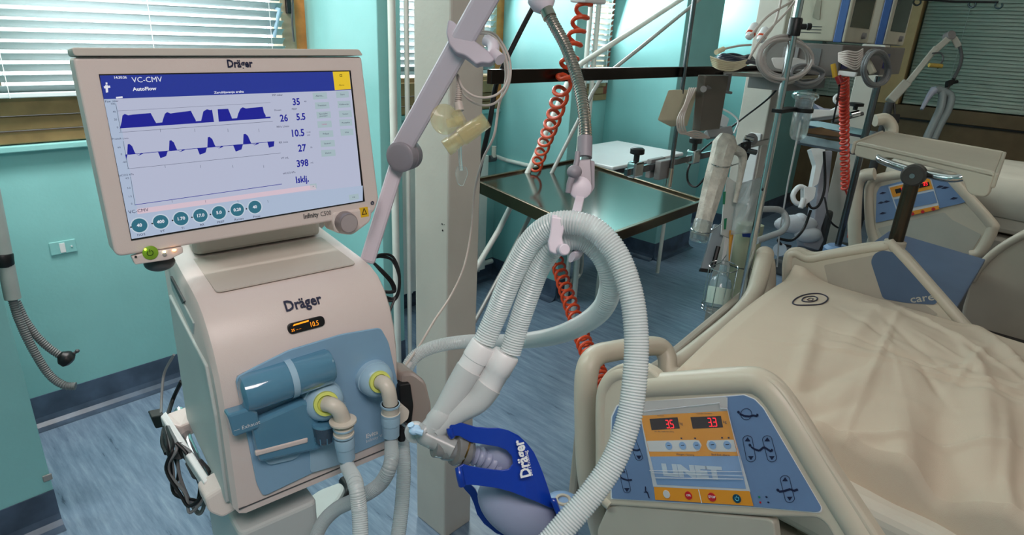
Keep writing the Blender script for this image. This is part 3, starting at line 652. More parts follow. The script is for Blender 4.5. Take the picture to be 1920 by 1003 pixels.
for s_, x, y, hh in [('Paw', 183, 264, 9), ('mbar', 215, 262, 8), ('Protok', 214, 432, 9), ('L/min', 262, 430, 7), ('etCO₂ kPa'.replace('₂', '2'), 244, 596, 9), ('VC-CMV', 288, 760, 15), ('PIP mbar', 932, 236, 10), ('Pmean', 942, 303, 9), ('PEEP', 1020, 298, 9), ('MVe L/min', 952, 378, 10), ('RR /min', 962, 448, 10), ('VT mL', 972, 518, 10), ('etCO2 kPa', 980, 586, 10), ('100', 208, 274, 8), ('40', 218, 310, 8), ('20', 224, 345, 8), ('0', 236, 380, 8), ('60', 240, 470, 8), ('0', 254, 500, 8), ('-60', 262, 535, 8), ('4.5', 275, 608, 8), ('3.0', 282, 652, 8), ('1.5', 288, 690, 8), ('0', 300, 722, 8),
                   ('12.00', 1085, 402, 7), ('5.00', 1088, 415, 7), ('mL', 1104, 538, 9), ('49', 1076, 264, 8), ('35', 1103, 470, 8)]: cap(s_, x, y, hh, 1.05)
for s_, x, y in [('Alarmi...', 1145, 238), ('Trendovi', 1155, 281), ('Specijalni\npostupci', 1162, 323), ('Prikazi', 1173, 408), ('Senzori', 1180, 451), ('Zaslon', 1183, 494), ('Start', 1247, 232), ('Kalibracija', 1254, 276), ('Sustav', 1260, 319), ('Postavke', 1262, 358), ('Izlaz', 1267, 401), ('O2 ↑'.replace('↑', ''), 1298, 692), ('x', 1116, 643)]: cap(s_, x, y, 8, 1.15, 'CENTER')
kn = [(338, 818, '40', 'FiO2'), (433, 802, '400', 'VT'), (524, 788, '1.70', 'Ti'), (611, 774, '17.0', 'RR'), (694, 761, '5.0', 'PEEP'), (776, 748, '0.20', 'Rampa'), (855, 736, '40', 'Pmax')]
for x, y, a_, b_ in kn: cap(b_, x+8, y+42, 11, 1.1, 'CENTER')
mm = M(); st(mm, 'Limiti', 1166, 365, 8, 1.1, 'CENTER'); mm.build('pink_text', emat('screen_pink_text', (210, 90, 160), .8), lcd)
mm = M()
for x, y, a_, b_ in kn:
    c_ = scr(*sp(x, y, .0022), .0022); mm.disc(c_, scr.u, scr.v, .0118); 
mm.build('dial_rings', emat('screen_dial_ring', (212, 226, 240), .88), lcd)
mm = M()
for x, y, a_, b_ in kn: mm.disc(scr(*sp(x, y, .0024), .0024), scr.u, scr.v, .0102)
mm.build('dials', STL, lcd)
mm = M()
for x, y, a_, b_ in kn: st(mm, a_, x, y, 15, 1.0, 'CENTER', .0002)
mm.build('dial_values', SWH, lcd)
mm = M(); st(mm, '¤', 1240, 148, 22, 1, 'CENTER'); st(mm, 'Alarmi', 1243, 190, 8, 1, 'CENTER'); 
for x, y, a_, b_ in kn: mm.disc(scr(*sp(x-38, y+8, .0026), .0026), scr.u, scr.v, .0012, n=8)
mm.build('alarm_mark', emat('screen_black', (30, 28, 20), .5), lcd)
# bezel printing, rotary knob, buttons
def ct(s_, x, y, h_, mt, name, ha='LEFT', bold=0, sx=1):
    mm = M(); p0 = scr(*sp(x, y, .0008), .0008); mm.text(s_, p0, scr.u, scr.v, h_, ha=ha, bold=bold, sx=sx); mm.build(name, mt, case)
ct('Dräger', 787, 95, .0155, NAVY, 'lettering', 'CENTER', .0005, .84)
mm = M(); mm.text('Infinity', scr(*sp(1072, 780, .0008), .0008), scr.u, scr.v, .0112, sx=.88, bold=.0003); mm.text('C500', scr(*sp(1148, 769, .0008), .0008), scr.u, scr.v, .0112, sx=.8); mm.build('lettering', DGREY, case)
mm = M(); k = scr(*sp(1258, 808, .0), 0); mm.prism([scr(*sp(x, y), -.045) for x, y in rnd2([(1197, 795), (1200, 760), (1380, 735), (1372, 800), (1290, 862), (1215, 852)], 20)], scr.n*.048); mm.build('knob_bulge', VENT, case, bevel=.004)
mm = M(); k = scr(*sp(1268, 806, .012), .0); mm.lathe(k, scr.n, [(.002, .0195), (.006, .0195), (.018, .0175), (.020, .0165)], 32); kb = mm.build('rotary_knob', mat('knob_grey', (150, 140, 140), .3, metal=.4), mon)
mm = M(); mm.disc(k+scr.n*.0204, scr.u, scr.v, .0155, n=32); mm.build('knob_face', mat('knob_face_grey', (168, 158, 158), .35), kb)
mm = M(); mm.prism([scr(*sp(x, y, .003), .001) for x, y in ((1324, 740), (1360, 735), (1366, 778), (1330, 784))], scr.n*.0022); ab = mm.build('alarm_button', YEL, mon, bevel=.0005)
mm = M(); q = scr(*sp(1345, 758, .0035), .0035); mm.text('Δ', q, scr.u, scr.v, .016, 'CENTER'); mm.build('bell_mark', BLACK, ab)
mm = M(); q = scr(*sp(1381, 718, .0008), .0008); mm.disc(q, scr.u, scr.v, .0036); o = mm.build('logo_dot', NAVY, mon)
mm = M(); mm.text('b', q+scr.n*.0004, scr.u, scr.v, .006, 'CENTER'); mm.build('dot_mark', PRW, o)
# power button strip hanging under the left corner
def z5(x, y): return (220+x/9.6, 420+y/9.6)
def z5p(x, y, c=0): return scr(*scr.ab(*z5(x, y), c), c)
mm = M(); mm.prism([z5p(x, y, -.012) for x, y in rnd2([(225, 560), (420, 500), (700, 450), (1140, 380), (1150, 490), (900, 610), (600, 655), (290, 700)], 30)], scr.n*.0135); ps = mm.build('button_strip', VENT, mon, bevel=.002)
mm = M(); mm.lathe(z5p(590, 512, .0), scr.n, [(.0012, .0105), (.0025, .0105), (.003, .0098)], 28); pb = mm.build('power_button', LGREEN, mon)
mm = M(); mm.tube([z5p(590, 520, .0036)+scr.u*(math.cos(math.radians(a))*.004)+scr.v*(math.sin(math.radians(a))*.004) for a in range(120, 421, 20)], .0005, 6); mm.cyl(z5p(590, 520, .0036)+scr.v*.001, z5p(590, 520, .0036)+scr.v*.0055, .0005, n=6); mm.build('power_symbol', mat('symbol_dark_green', (40, 70, 20), .5), pb)
mm = M(); mm.ell(z5p(502, 458, .003), .0016, .0016, .0016, n=10, m=6); mm.build('indicator_light', emat('led_lime', (220, 255, 60), 5), pb)
mm = M(); mm.ell(z5p(848, 500, .003), .0017, .0017, .0014, n=10, m=6); mm.build('indicator_light', emat('led_warm_white', (255, 250, 200), 5), ps)
mm = M(); mm.ell(z5p(1025, 470, .003), .003, .003, .0018, n=12, m=6); mm.build('indicator_light', emat('led_amber', (255, 180, 110), 4), ps)
mm = M(); mm.cyl(z5p(332, 592, .0), z5p(332, 592, .0022), .0018, n=10); mm.build('microphone_hole', BLACK, ps)
mm = M(); mm.cyl(z5p(850, 548, .0), z5p(850, 548, .0022), .003, n=14); mm.build('plug_symbol', GREYM, ps)
# neck joining screen and unit
nk0 = BL(.15, .21, .33); 
mm = M(); mm.prism([BL(x, v, .362) for x, v in rnd2([(.035, .225), (.262, .225), (.25, .315), (.045, .315)], .02)], UZ*.09); mm.build('screen_neck', VENTD, vent, bevel=.006)
mm = M(); mm.ell(z5p(760, 690, -.03), .022, .02, .013); mm.build('swivel_cap', DGREY, mon)

# ================================================================== SUPPORT ARM OF THE VENTILATOR
arm = thing('support_arm', 'hinged lilac-grey hose support arm rising past the cream column to a steel gooseneck', 'arm', D(690, 480, 1.22))
def bar(parent, name, a, b, wx, wy, mt, bevel=.006, up=None):
    a, b = V(a), V(b); t = (b-a).normalized(); view = (a-E0).normalized(); s_ = t.cross(view).normalized(); d_ = t.cross(s_)
    mm = M(); p = []
    for q in (a, b): p += [q+s_*wx+d_*wy, q-s_*wx+d_*wy, q-s_*wx-d_*wy, q+s_*wx-d_*wy]
    mm.add(p, [(0, 1, 2, 3), (7, 6, 5, 4), (0, 4, 5, 1), (1, 5, 6, 2), (2, 6, 7, 3), (3, 7, 4, 0)], False); return mm.build(name, mt, parent, bevel=bevel)
J = D(757, 294, 1.20)
bar(arm, 'lower_arm', D(688, 492, 1.22), J+V((0, .012, 0)), .0145, .011, LILAC)
upa = bar(arm, 'upper_arm', D(750, 283, 1.185), D(925, -28, .98), .0195, .014, LILAC)
hj = M(); ja = (UX*.8+UY*.35); a = D(748, 295, 1.165); hj.lathe(a, UX*.85+UY*.5, [(0, .021), (.0015, .027), (.003, .0285), (.02, .0285), (.021, .027), (.024, .027), (.025, .0285), (.040, .0285), (.042, .027)], 32); hj = hj.build('hinge', LILACD, arm)
mm = M(); q = PX(0, 0, 1) if False else D(783, 258, 1.17); mm.cyl(q, q-_f*.004, .002, n=8); mm.build('screw', CHROME, upa)
# upper tip, ball joint and gooseneck
TIP = D(1015, -30, .96)
mm = M(); mm.tube(spl([D(925, -28, .98), D(960, -70, .96), D(1000, -60, .96), TIP], 6), .014, 14); mm.build('arm_tip', LILAC, arm)
mm = M(); g0 = D(1018, 5, .955); mm.lathe(D(1008, -18, .957), g0-D(1008, -18, .957), [(0, .016), (.012, .021), (.026, .018), (.034, .011)], 24); mm.build('ball_joint', LILAC, arm)
gpts = [D(1020, 8, .955), D(1038, 45, .95), D(1062, 90, .945), D(1083, 150, .935), D(1094, 205, .92), D(1098, 255, .91), D(1097, 290, .905)]
mm = M(); q = resample(spl(gpts, 10), .0011); mm.tube(q, lambda i, t: .0092 if i % 4 < 2 else .0082, 16); goose = mm.build('gooseneck', STEEL, arm, angle=25)
mm = M(); mm.cyl(D(1020, 8, .955), D(1031, 33, .95), .0105); mm.build('ferrule', STEEL, goose)
mm = M(); mm.cyl(D(1097, 258, .91), D(1096, 296, .903), .0108); mm.build('ferrule', LILACD, goose)
mm = M(); mm.cyl(D(1096, 294, .903), D(1095, 305, .9), .0082); mm.build('steel_collar', CHROME, goose)
cl = thing('clip', '', '', V()) if False else None
mm = M(); mm.prism([D(x, y, .885) for x, y in rnd2([(1078, 300), (1108, 298), (1111, 350), (1104, 368), (1084, 374), (1068, 364), (1064, 350), (1076, 338)], [3, 3, 10, 10, 12, 10, 8, 2])], (D(1085, 340, .905)-D(1085, 340, .885))); jaw = mm.build('joint_block', mat('lilac_metal', (150, 144, 150), .35, metal=.3), arm, bevel=.002)
mm = M(); mm.lathe(D(1088, 352, .883), -_f, [(-.005, .016), (.0, .016), (.002, .013)], 24); mm.build('joint_disc', LILAC, jaw)
mm = M(); mm.prism([D(x, y, .89) for x, y in rnd2([(1104, 300), (1115, 302), (1115, 352), (1106, 366), (1102, 350)], 3)], _f*.012); mm.build('joint_cheek', LILACD, jaw, bevel=.001)
mm = M(); mm.ell(D(1077, 322, .87), .0115, .010, .0095); mm.build('tension_knob', LILACD, arm)
mm = M(); mm.tube([D(1078, 318, .87), D(1082, 300, .872), D(1083, 285, .874)], lambda i, t: .0045-.001*t, 12); mm.tube([D(1074, 328, .87), D(1068, 345, .87), D(1065, 362, .87)], lambda i, t: .005-.0012*t, 12); mm.build('knob_wing', LILACD, arm)
bar(arm, 'holder_stem', D(1087, 372, .885), D(1076, 418, .80), .0062, .004, LILAC, .0015)
mm = M(); mm.tube([D(1084, 380, .873), D(1074, 416, .79)], .0012, 6); mm.build('stem_groove', LILACD, arm)
# cable/hose comb clipped on the upper arm
hc = M(); a = D(838, 62, 1.0); 
hc.prism([D(x, y, 1.025) for x, y in rnd2([(840, 36), (852, 40), (868, 62), (893, 78), (917, 96), (928, 112), (918, 119), (902, 117), (893, 121), (872, 104), (855, 99), (842, 84), (836, 60)], 5)], _f*.022)
comb = tag(hc.build('hose_clip', mat('clip_lilac', (176, 168, 180), .4), bevel=.004, seg=3), 'double lilac hose clip hooked over the slanting support arm', 'clip')
mm = M(); mm.tube(spl([D(912, 75, 1.08), D(925, 85, 1.07), D(922, 105, 1.06), D(905, 112, 1.06)], 5), .010, 12); tag(mm.build('cable_gland', LILAC), 'round lilac cable gland just right of the hose clip on the arm', 'connector')
mm = M(); mm.cyl(D(925, 100, 1.04), D(938, 112, 1.03), .0095); mm.build('gland_cap', LILAC, bpy.data.objects['cable_gland'])

# beige sensor cable looped beside the arm, with its amber flow sensor
cab = thing('sensor_cable', 'beige sensor cable looped beside the upper support arm and falling along the column', 'cable', D(900, 150, 1.08))
def cabl(pts, r, k=10, n=8): mm = M(); mm.tube(spl(pts, k), r, n); return mm
lp = [D(898, 62, 1.09), D(925, 68, 1.08), D(948, 105, 1.08), D(952, 150, 1.08), D(930, 178, 1.08), D(895, 182, 1.08), D(868, 165, 1.08), D(858, 140, 1.09), D(859, 168, 1.09)]
cabl(lp, .0021).build('cable_loop', CABLE, cab)
lp2 = [D(898, 58, 1.10), D(930, 66, 1.10), D(955, 110, 1.10), D(954, 158, 1.10), D(930, 192, 1.10), D(898, 196, 1.10), D(870, 178, 1.10), D(858, 150, 1.10)]
cabl(lp2, .0021).build('cable_loop', CABLE, cab)
cabl([D(945, 100, 1.11), D(948, 150, 1.12), D(935, 200, 1.13), D(926, 255, 1.15), D(905, 300, 1.2), D(890, 360, 1.28), D(884, 430, 1.33), D(870, 500, 1.33), D(845, 555, 1.32), D(815, 600, 1.28), D(785, 650, 1.22), D(755, 692, 1.15)], .0023, 12).build('cable_drop', CABLE, cab)
ss = M(); q0 = D(861, 158, 1.09); q1 = D(859, 196, 1.09); qq = resample([q0, q1], .0012); ss.tube(qq, lambda i, t: (.0045+.002*t) if i % 3 < 2 else .0038, 12); ss.build('strain_relief', CABLE, cab)
ss = M(); ss.cyl(D(859, 192, 1.09), D(862, 208, 1.09), .008); ss.build('plug', CABLE, cab)
fs_ = thing('flow_sensor', 'amber transparent flow sensor hanging on its cable in front of the column', 'sensor', D(860, 240, 1.08))
mm = M(); mm.lathe(D(833, 224, 1.085), (D(845, 222, 1.06)-D(833, 224, 1.085)), [(-.004, .019), (.0, .0255), (.003, .0262), (.0045, .024), (.006, .016), (.010, .012), (.012, .003)], 32); mm.build('disc_housing', AMBER, fs_)
mm = M(); mm.tube([D(838, 232, 1.06), D(868, 226, 1.06)], .008, 14); mm.tube([D(855, 212, 1.065), D(866, 232, 1.06)], .010, 12); mm.build('neck', AMBER, fs_)
mm = M(); mm.lathe(D(836, 278, 1.045), D(912, 225, 1.045)-D(836, 278, 1.045), [(0, .0135), (.001, .014), (.012, .0138), (.013, .0118), (.03, .0118), (.031, .0145), (.060, .0145), (.061, .013), (.082, .013)], 24, False, False); mm.build('flow_tube', AMBER, fs_, solid=.0015)
mm = M(); mm.lathe(D(836, 278, 1.045), D(912, 225, 1.045)-D(836, 278, 1.045), [(.002, .009), (.022, .009)], 16); mm.build('inner_sleeve', CLEARB, fs_)
mm = M(); mm.tube(spl([D(862, 270, 1.06), D(863, 300, 1.07), D(865, 320, 1.07)], 4), .0035, 8); mm.prism([D(x, y, 1.07) for x, y in rnd2([(856, 312), (874, 312), (878, 325), (868, 350), (858, 345), (853, 325)], 4)], _f*.003); mm.build('clear_tag', CLEARB, fs_, bevel=.0008)

# coiled black cable behind the screen arm
cb = thing('black_cable_coil', 'bundle of thin black cable looped at the back right of the ventilator', 'cable', D(725, 520, 1.28))
for i in range(7):
    o_ = random.uniform(-6, 6); q_ = random.uniform(-7, 7)
    pts = [D(694, 486, 1.27), D(714, 480+o_*.6, 1.28), D(738+q_*.6, 486+o_, 1.29), D(750+q_*.4, 515+o_, 1.29), D(749+q_*.4, 545+o_, 1.29), D(738, 562+o_*.6, 1.29), D(718, 558+o_, 1.28), D(706, 542, 1.27)] if i < 4 else [D(696, 488, 1.27), D(716+q_, 508, 1.27), D(735+q_, 530, 1.28), D(738+q_*.7, 545+o_, 1.28), D(716, 545+o_, 1.27), D(706, 540, 1.26)]
    cabl(pts, .0024, 8, 6).build('cable_turn', BLACKR, cb)
cabl([D(741, 558, 1.29), D(732, 580, 1.28), D(726, 598, 1.27)], .0026, 6, 6).build('cable_end', BLACKR, cb)
mm = M(); mm.cyl(D(727, 598, 1.27), D(730, 622, 1.26), .005); mm.build('plug', BLACKR, cb)
cabl([D(326, 665, 1.28), D(308, 700, 1.30), D(303, 745, 1.28), D(302, 775, 1.25)], .0028, 8, 8).build('x', CABLEG).name = 'grey_hose'
tag(bpy.data.objects['grey_hose'], 'thin grey tube arching down the left side of the ventilator housing', 'tube')
o = cabl([D(340, 715, 1.34), D(322, 755, 1.36), D(305, 820, 1.26), D(312, 850, 1.22)], .0045, 8, 8).build('power_cable', BLACKR); tag(o, 'thick black cable coming from behind the left side of the ventilator', 'cable')
cb = thing('grey_cable_bundle', 'tangled grey cables hanging from the rail at the lower left of the ventilator', 'cable', D(350, 880, 1.14))
for i in range(9):
    a, b = random.uniform(-1, 1), random.uniform(-1, 1); t_ = 1.14+.02*b
    pts = [D(312+4*a, 800, 1.2), D(324+10*a, 838, t_), D(322+14*b, 880, t_), D(338+12*a, 925, t_), D(362+10*b, 950+14*a, t_), D(378+6*a, 935+10*b, t_), D(372+6*b, 890, t_), D(350+10*a, 850, t_), D(335+6*b, 830, t_)]
    cabl(pts, .0029, 7, 7).build('cable_turn', CABLEG if i % 3 else BLACKR, cb)
mm = M(); mm.prism([D(x, y, 1.13) for x, y in rnd2([(345, 868), (372, 862), (392, 885), (385, 905), (360, 898)], 4)], _f*.012); mm.build('plug', DGREY, cb, bevel=.002)
mm = M(); mm.prism([D(x, y, 1.14) for x, y in rnd2([(309, 845), (335, 850), (340, 862), (315, 860)], 2)], _f*.012); mm.build('plug', DGREY, cb, bevel=.002)

# ================================================================== PATIENT CIRCUIT
def thing_hose(name, label, pts, r, mt, pitch=.0030, cat='hose', depth=.085):
    return tag(hose(pts, r, pitch, depth).build(name, mt, angle=60), label, cat)
thing_hose('breathing_hose', 'clear corrugated hose dropping straight from the left blue port out of frame',
           [H1+UZ*.012, H1-UZ*.02, D(666, 905, .93), D(674, 960, .92), D(676, 1012, .91), D(676, 1070, .90)], .0118, HOSE)
thing_hose('breathing_hose', 'corrugated hose curving down left from the right blue port to the floor side',
           [H2+UZ*.012, H2-UZ*.02, D(733, 868, .97), D(712, 908, .98), D(670, 935, 1.0), D(630, 955, 1.03), D(602, 985, 1.05), D(585, 1030, 1.06)], .0118, HOSE2)
thing_hose('breathing_hose', 'long corrugated hose looping inside the holder, behind the Y-piece and down beside the ventilator',
           [D(957, 660, .745), D(975, 600, .74), D(994, 545, .73), D(1012, 500, .72), D(1040, 462, .705), D(1075, 448, .70), D(1108, 458, .70), D(1136, 492, .70), D(1145, 535, .71), D(1128, 580, .74), D(1085, 612, .80), D(1030, 632, .92), D(960, 640, 1.07), D(880, 640, 1.18), D(815, 650, 1.21), D(775, 672, 1.21), D(757, 715, 1.20), D(752, 790, 1.16), D(757, 870, 1.12), D(754, 940, 1.09), D(745, 1015, 1.06), D(738, 1060, 1.05)], .0130, HOSE)
thing_hose('breathing_hose', 'long clear corrugated hose arching from the Y-piece over the holder down across the bed panel',
           [D(908, 640, .745), D(930, 590, .74), D(948, 545, .73), D(968, 500, .72), D(996, 452, .705), D(1034, 422, .69), D(1078, 418, .68), D(1120, 434, .675), D(1158, 480, .67), D(1183, 550, .665), D(1193, 630, .66), D(1190, 710, .655), D(1178, 790, .65), D(1150, 865, .645), D(1110, 925, .64), D(1068, 975, .635), D(1020, 1030, .63)], .0136, HOSE)
# holder clip
hl = thing('hose_holder', 'white twin hose holder gripping the corrugated hoses below the gooseneck', 'clip', D(1047, 455, .69))
def arcplate(c0, c1, w, r, name, a0=-40, a1=220):
    pass
mm = M(); mm.prism([D(x, y, .672) for x, y in rnd2([(1034, 405), (1057, 408), (1058, 430), (1054, 445), (1058, 462), (1056, 474), (1044, 478), (1030, 472), (1027, 455), (1031, 440)], 5)], _f*.012); mm.build('jaw', LILAC, hl, bevel=.004, seg=3)
mm = M(); mm.prism([D(x, y, .675) for x, y in rnd2([(1035, 402), (1092, 412), (1091, 418), (1034, 410)], 2)], _f*.03); mm.build('top_plate', LILAC, hl, bevel=.002)
mm = M(); mm.lathe(D(1056, 468, .668), _r*.3-_f, [(-.004, .0062), (.004, .0062), (.005, .005)], 20); mm.build('jaw_hook', LILAC, hl)
mm = M(); mm.tube(spl([D(1064, 452, .70), D(1083, 462, .71), D(1086, 476, .71), D(1072, 482, .70)], 5), .0075, 10, flat=.5); mm.build('rear_jaw', LILAC, hl)
# Y-piece with its white cuffs
yp = thing('y_piece', 'frosted Y-piece joining the two breathing hoses in front of the cream column', 'connector', D(850, 740, .745))
def cuff(a, b, r0, r1, par, name, mt, n=24):
    a, b = V(a), V(b); L = (b-a).length; mm = M(); mm.lathe(a, b-a, [(0, r0*.93), (.002, r0), (L*.5, r0*.99), (L*.52, (r0+r1)/2*.98), (L-.001, r1), (L, r1*.93)], n); return mm.build(name, mt, par)
cuff(D(908, 645, .742), D(874, 700, .745), .0162, .0150, yp, 'hose_cuff', TAPE)
cuff(D(950, 662, .742), D(913, 728, .745), .0165, .0152, yp, 'hose_cuff', TAPE)
mm = M(); mm.tube(spl([D(880, 692, .745), D(858, 728, .745), D(838, 762, .745), D(814, 800, .745)], 6), lambda i, t: .0165-.004*t, 20); mm.tube(spl([D(916, 722, .745), D(894, 752, .745), D(858, 774, .745), D(818, 806, .745)], 6), lambda i, t: .0170-.0055*t, 20); mm.build('branch', WAX, yp)
mm = M(); mm.lathe(D(838, 768, .745), D(800, 812, .745)-D(838, 768, .745), [(0, .0125), (.004, .0142), (.02, .0140), (.024, .0125), (.042, .0120)], 24); mm.build('outlet', WAX, yp)
mm = M(); mm.tube(spl([D(802, 802, .745), D(795, 814, .742), D(808, 822, .742), D(830, 832, .742), D(850, 842, .742)], 5), .0115, 18); mm.build('elbow', mat('frosted_elbow', (214, 220, 220), .2, trans=.5, noise=0, alpha=.8), yp)
mm = M(); mm.lathe(D(779, 812, .738), -_f+_r*.2, [(-.008, .0125), (-.002, .0125), (0, .010)], 20); mm.build('port_ring', WAX, yp)
mm = M(); mm.ell(D(778, 806, .725), .0075, .006, .0055); mm.tube([D(780, 808, .722), D(793, 812, .722)], .0035, 8); mm.cyl(D(772, 800, .724), D(770, 796, .722), .004, n=8); mm.build('blue_cap', mat('light_blue_cap', (170, 205, 232), .4), yp)
# test lung
tl_ = thing('test_lung', 'bright blue test lung with grey balloon hanging from the Y-piece', 'test lung', D(940, 880, .78))
def z4(x, y): return (740+x/3.105, 680+y/3.105)
def L4(x, y, t): return D(*z4(x, y), t)
top = [(318, 372), (330, 342), (352, 338), (400, 352), (470, 372), (540, 378), (600, 378), (660, 392), (720, 422), (770, 468), (810, 520), (838, 580), (862, 640), (890, 720), (915, 800), (930, 850), (900, 842), (840, 815), (760, 782), (680, 752), (600, 730), (520, 718), (450, 710), (405, 712), (378, 708), (366, 660), (360, 610),
       (400, 588), (430, 598), (520, 614), (620, 626), (665, 618), (688, 588), (682, 545), (650, 508), (600, 488), (520, 475), (440, 462), (400, 440), (375, 425), (330, 425)]
def tsurf(x, y): return .735+.00006*(x-330)+ (.00007*max(0, x-760))
mm = M(); pts3 = [L4(x, y, tsurf(x, y)) for x, y in top]; mm.add(pts3, [tuple(range(len(top)))], False); tp = mm.build('blue_shell', LUNG, tl_, solid=.0028, bevel=.0008)
# curled front lip
mm = M(); mm.tube(spl([L4(372, 612, .735), L4(380, 660, .731), L4(392, 712, .735)], 5), .0045, 10); mm.build('rolled_edge', LUNG, tp)
mm = M(); mm.tube(spl([L4(320, 380, .735), L4(325, 410, .735), L4(335, 430, .737)], 4), .004, 10); mm.build('rolled_edge', LUNG, tp)
low = [(385, 700), (408, 735), (440, 770), (462, 820), (480, 880), (520, 935), (590, 990), (680, 1022), (800, 1045), (1000, 1050), (990, 990), (960, 900), (930, 830), (915, 800), (925, 870), (905, 930), (850, 985), (790, 1000), (720, 985), (640, 960), (570, 910), (520, 850), (490, 780), (470, 735), (440, 705)]
mm = M(); mm.add([L4(x, y, .835) for x, y in low], [tuple(range(len(low)))], False); mm.build('blue_shell', LUNG, tl_, solid=.0028)
mm = M(); n_ = 12; A_ = [(915, 800), (925, 860), (958, 930), (990, 1005)]; fold = []
mm.grid(lambda u, v: L4(905+u*85, 790+u*215, .765+.03*v-.012*math.sin(math.pi*v)) + _r*(.006*math.sin(math.pi*v)), 8, 6); mm.build('shell_bend', LUNG, tl_, solid=.0028)
A_ = (_r*.84-_u*.54, _r*.54+_u*.84, -_f)
mm = M(); mm.ell(L4(722, 856, .80), .058, .036, .024, A_, 32, 18); bl_ = mm.build('balloon', BALLOON, tl_)
mm = M(); q = resample(spl([L4(400, 520, .762), L4(500, 550, .768), L4(560, 580, .775), L4(640, 620, .79)], 6), .0018); mm.tube(q, lambda i, t: (.0125+.016*max(0, t-.45)) - (.0018 if (i//2) % 2 else 0), 18); mm.build('corrugated_neck', BALLOON, bl_)
mm = M(); mm.ell(L4(600, 545, .782), .026, .024, .018, A_); mm.build('balloon_shoulder', BALLOON, bl_)
mm = M(); mm.lathe(L4(280, 500, .742), L4(410, 505, .758)-L4(280, 500, .742), [(-.012, .0105), (-.002, .0108), (0, .013), (.012, .014), (.014, .019), (.030, .0205), (.036, .016)], 12); mm.build('swivel_connector', SMOKE, tl_)
mm = M(); mm.lathe(L4(395, 500, .757), L4(450, 520, .76)-L4(395, 500, .757), [(0, .0215), (.002, .0215)], 20); mm.build('brass_ring', mat('brass_ring', (150, 120, 70), .3, metal=1, noise=0), tl_)
d_ = (L4(742, 525, .75)-L4(775, 670, .75)).normalized(); n_ = (E0-L4(760, 600, .75)).normalized(); v_ = n_.cross(d_)
mm = M(); mm.text('Dräger', L4(770, 668, .750), d_, v_, .0185, sx=.85, bold=.0006); mm.build('lettering', PRW, tp)
mm = M(); mm.text('SelfTestLung™'.replace('™', ''), L4(796, 660, .757), d_, v_, .0068, sx=.9); mm.build('lettering', PRW, tp)
# orange coiled hose falling past the gooseneck
o = coil([D(1097, 2, 1.86), D(1078, 75, 1.86), D(1058, 150, 1.88), D(1040, 215, 2.2), D(1022, 265, 2.7), D(1006, 312, 3.35), D(1000, 345, 3.6), D(1015, 400, 3.55), D(1040, 475, 3.2), D(1058, 535, 2.9), D(1080, 600, 2.65), D(1100, 655, 2.45), D(1122, 700, 2.3), D(1135, 740, 2.15)], lambda t: .020+.010*min(1, t*2.5)-.004*max(0, t-.5), .0066, 48, per=16, ph=lambda t: t/.30*.385 if t < .30 else (.385+(t-.30)/.20*.23 if t < .5 else .615+(t-.5)/.5*.385))
tag(o.build('coiled_hose', ORCOIL), 'orange spiral air hose falling behind the steel tray and the white hose holder', 'hose')
mm = M(); c = D(1100, -2, 1.86); mm.box((c.x-.045, c.y-.03, c.z-.012), (c.x+.06, c.y+.03, c.z+.08)); tag(mm.build('gas_outlet', TAPE, bevel=.006), 'white outlet box at the top edge from which the orange hose hangs', 'outlet')
o = cabl([D(1000, 12, 1.75), D(975, 60, 1.75), D(948, 115, 1.76), D(930, 160, 1.78), D(918, 230, 1.8), D(905, 290, 1.85), D(896, 330, 1.9)], .0075, 8, 8).build('black_hose', BLACKR); tag(o, 'black hose running diagonally behind the beige sensor cable', 'hose')

# ---- hoses hanging at the far left edge
root = thing('hanging_circuit', 'pale tube with two grey corrugated hoses hanging at the left edge of the frame', 'hose', D(60, 640, 2.0))
mm = M(); mm.cyl(D(-22, 330, 1.85), D(24, 560, 1.95), .022); mm.build('pale_tube', mat('pale_tube_plastic', (170, 176, 172), .35), root)
mm = M(); a, b = D(5, 475, 1.91), D(8, 500, 1.92); mm.lathe(a, b-a, [(0, .024), (.004, .0265), (.035, .0265), (.04, .024)], 20); mm.build('black_strap', BLACK, root)
hose([D(22, 555, 1.95), D(36, 600, 1.97), D(62, 655, 2.0), D(92, 702, 2.03), D(120, 722, 2.04), D(142, 724, 2.05)], .0135, .007, .16).build('grey_hose', HOSEG, root)
hose([D(30, 565, 1.98), D(50, 605, 2.0), D(80, 642, 2.03), D(112, 666, 2.06), D(132, 674, 2.08)], .013, .007, .16).build('grey_hose', HOSEG, root)
mm = M(); a = D(118, 668, 2.04); mm.lathe(a, D(136, 680, 2.06)-a, [(-.01, .012), (0, .022), (.006, .026), (.022, .026), (.028, .018), (.03, .015)], 20); ec = mm.build('end_connector', BLACK, root)
mm = M(); mm.tube([D(127, 668, 2.05), D(143, 660, 2.06)], .005, 8); mm.ell(D(145, 658, 2.06), .007, .007, .006); mm.build('latch', DGREY, ec)

# ================================================================== MIDDLE GROUND
# stainless tray table on a bent tube frame
tz = .93
tb, tr, tf = PZ(1078, 303, tz), PZ(1315, 378, tz), PZ(1130, 445, tz)
tlf = tb+(tf-tr)
tray = thing('tray_table', 'low brown-rimmed steel tray table standing behind the white hose holder', 'table', (tb+tf)/2-V((0, 0, tz)))
TRAYM = mat('tray_polished_steel', (112, 114, 106), .13, metal=.9, noise=.02, nscale=3)
mm = M(); mm.prism([tlf, tf, tr, tb], (0, 0, -.012)); mm.build('tray_top', TRAYM, tray)
def edge(a, b, h=.03, w_=.022): 
    d = (b-a).normalized(); n = d.cross(UZ)*w_; mm = M(); mm.hexa([a-UZ*h, b-UZ*h, b-UZ*h+n, a-UZ*h+n, a+UZ*.012, b+UZ*.012, b+UZ*.012+n, a+UZ*.012+n]); return mm.build('rim', STEELB, tray, bevel=.004)
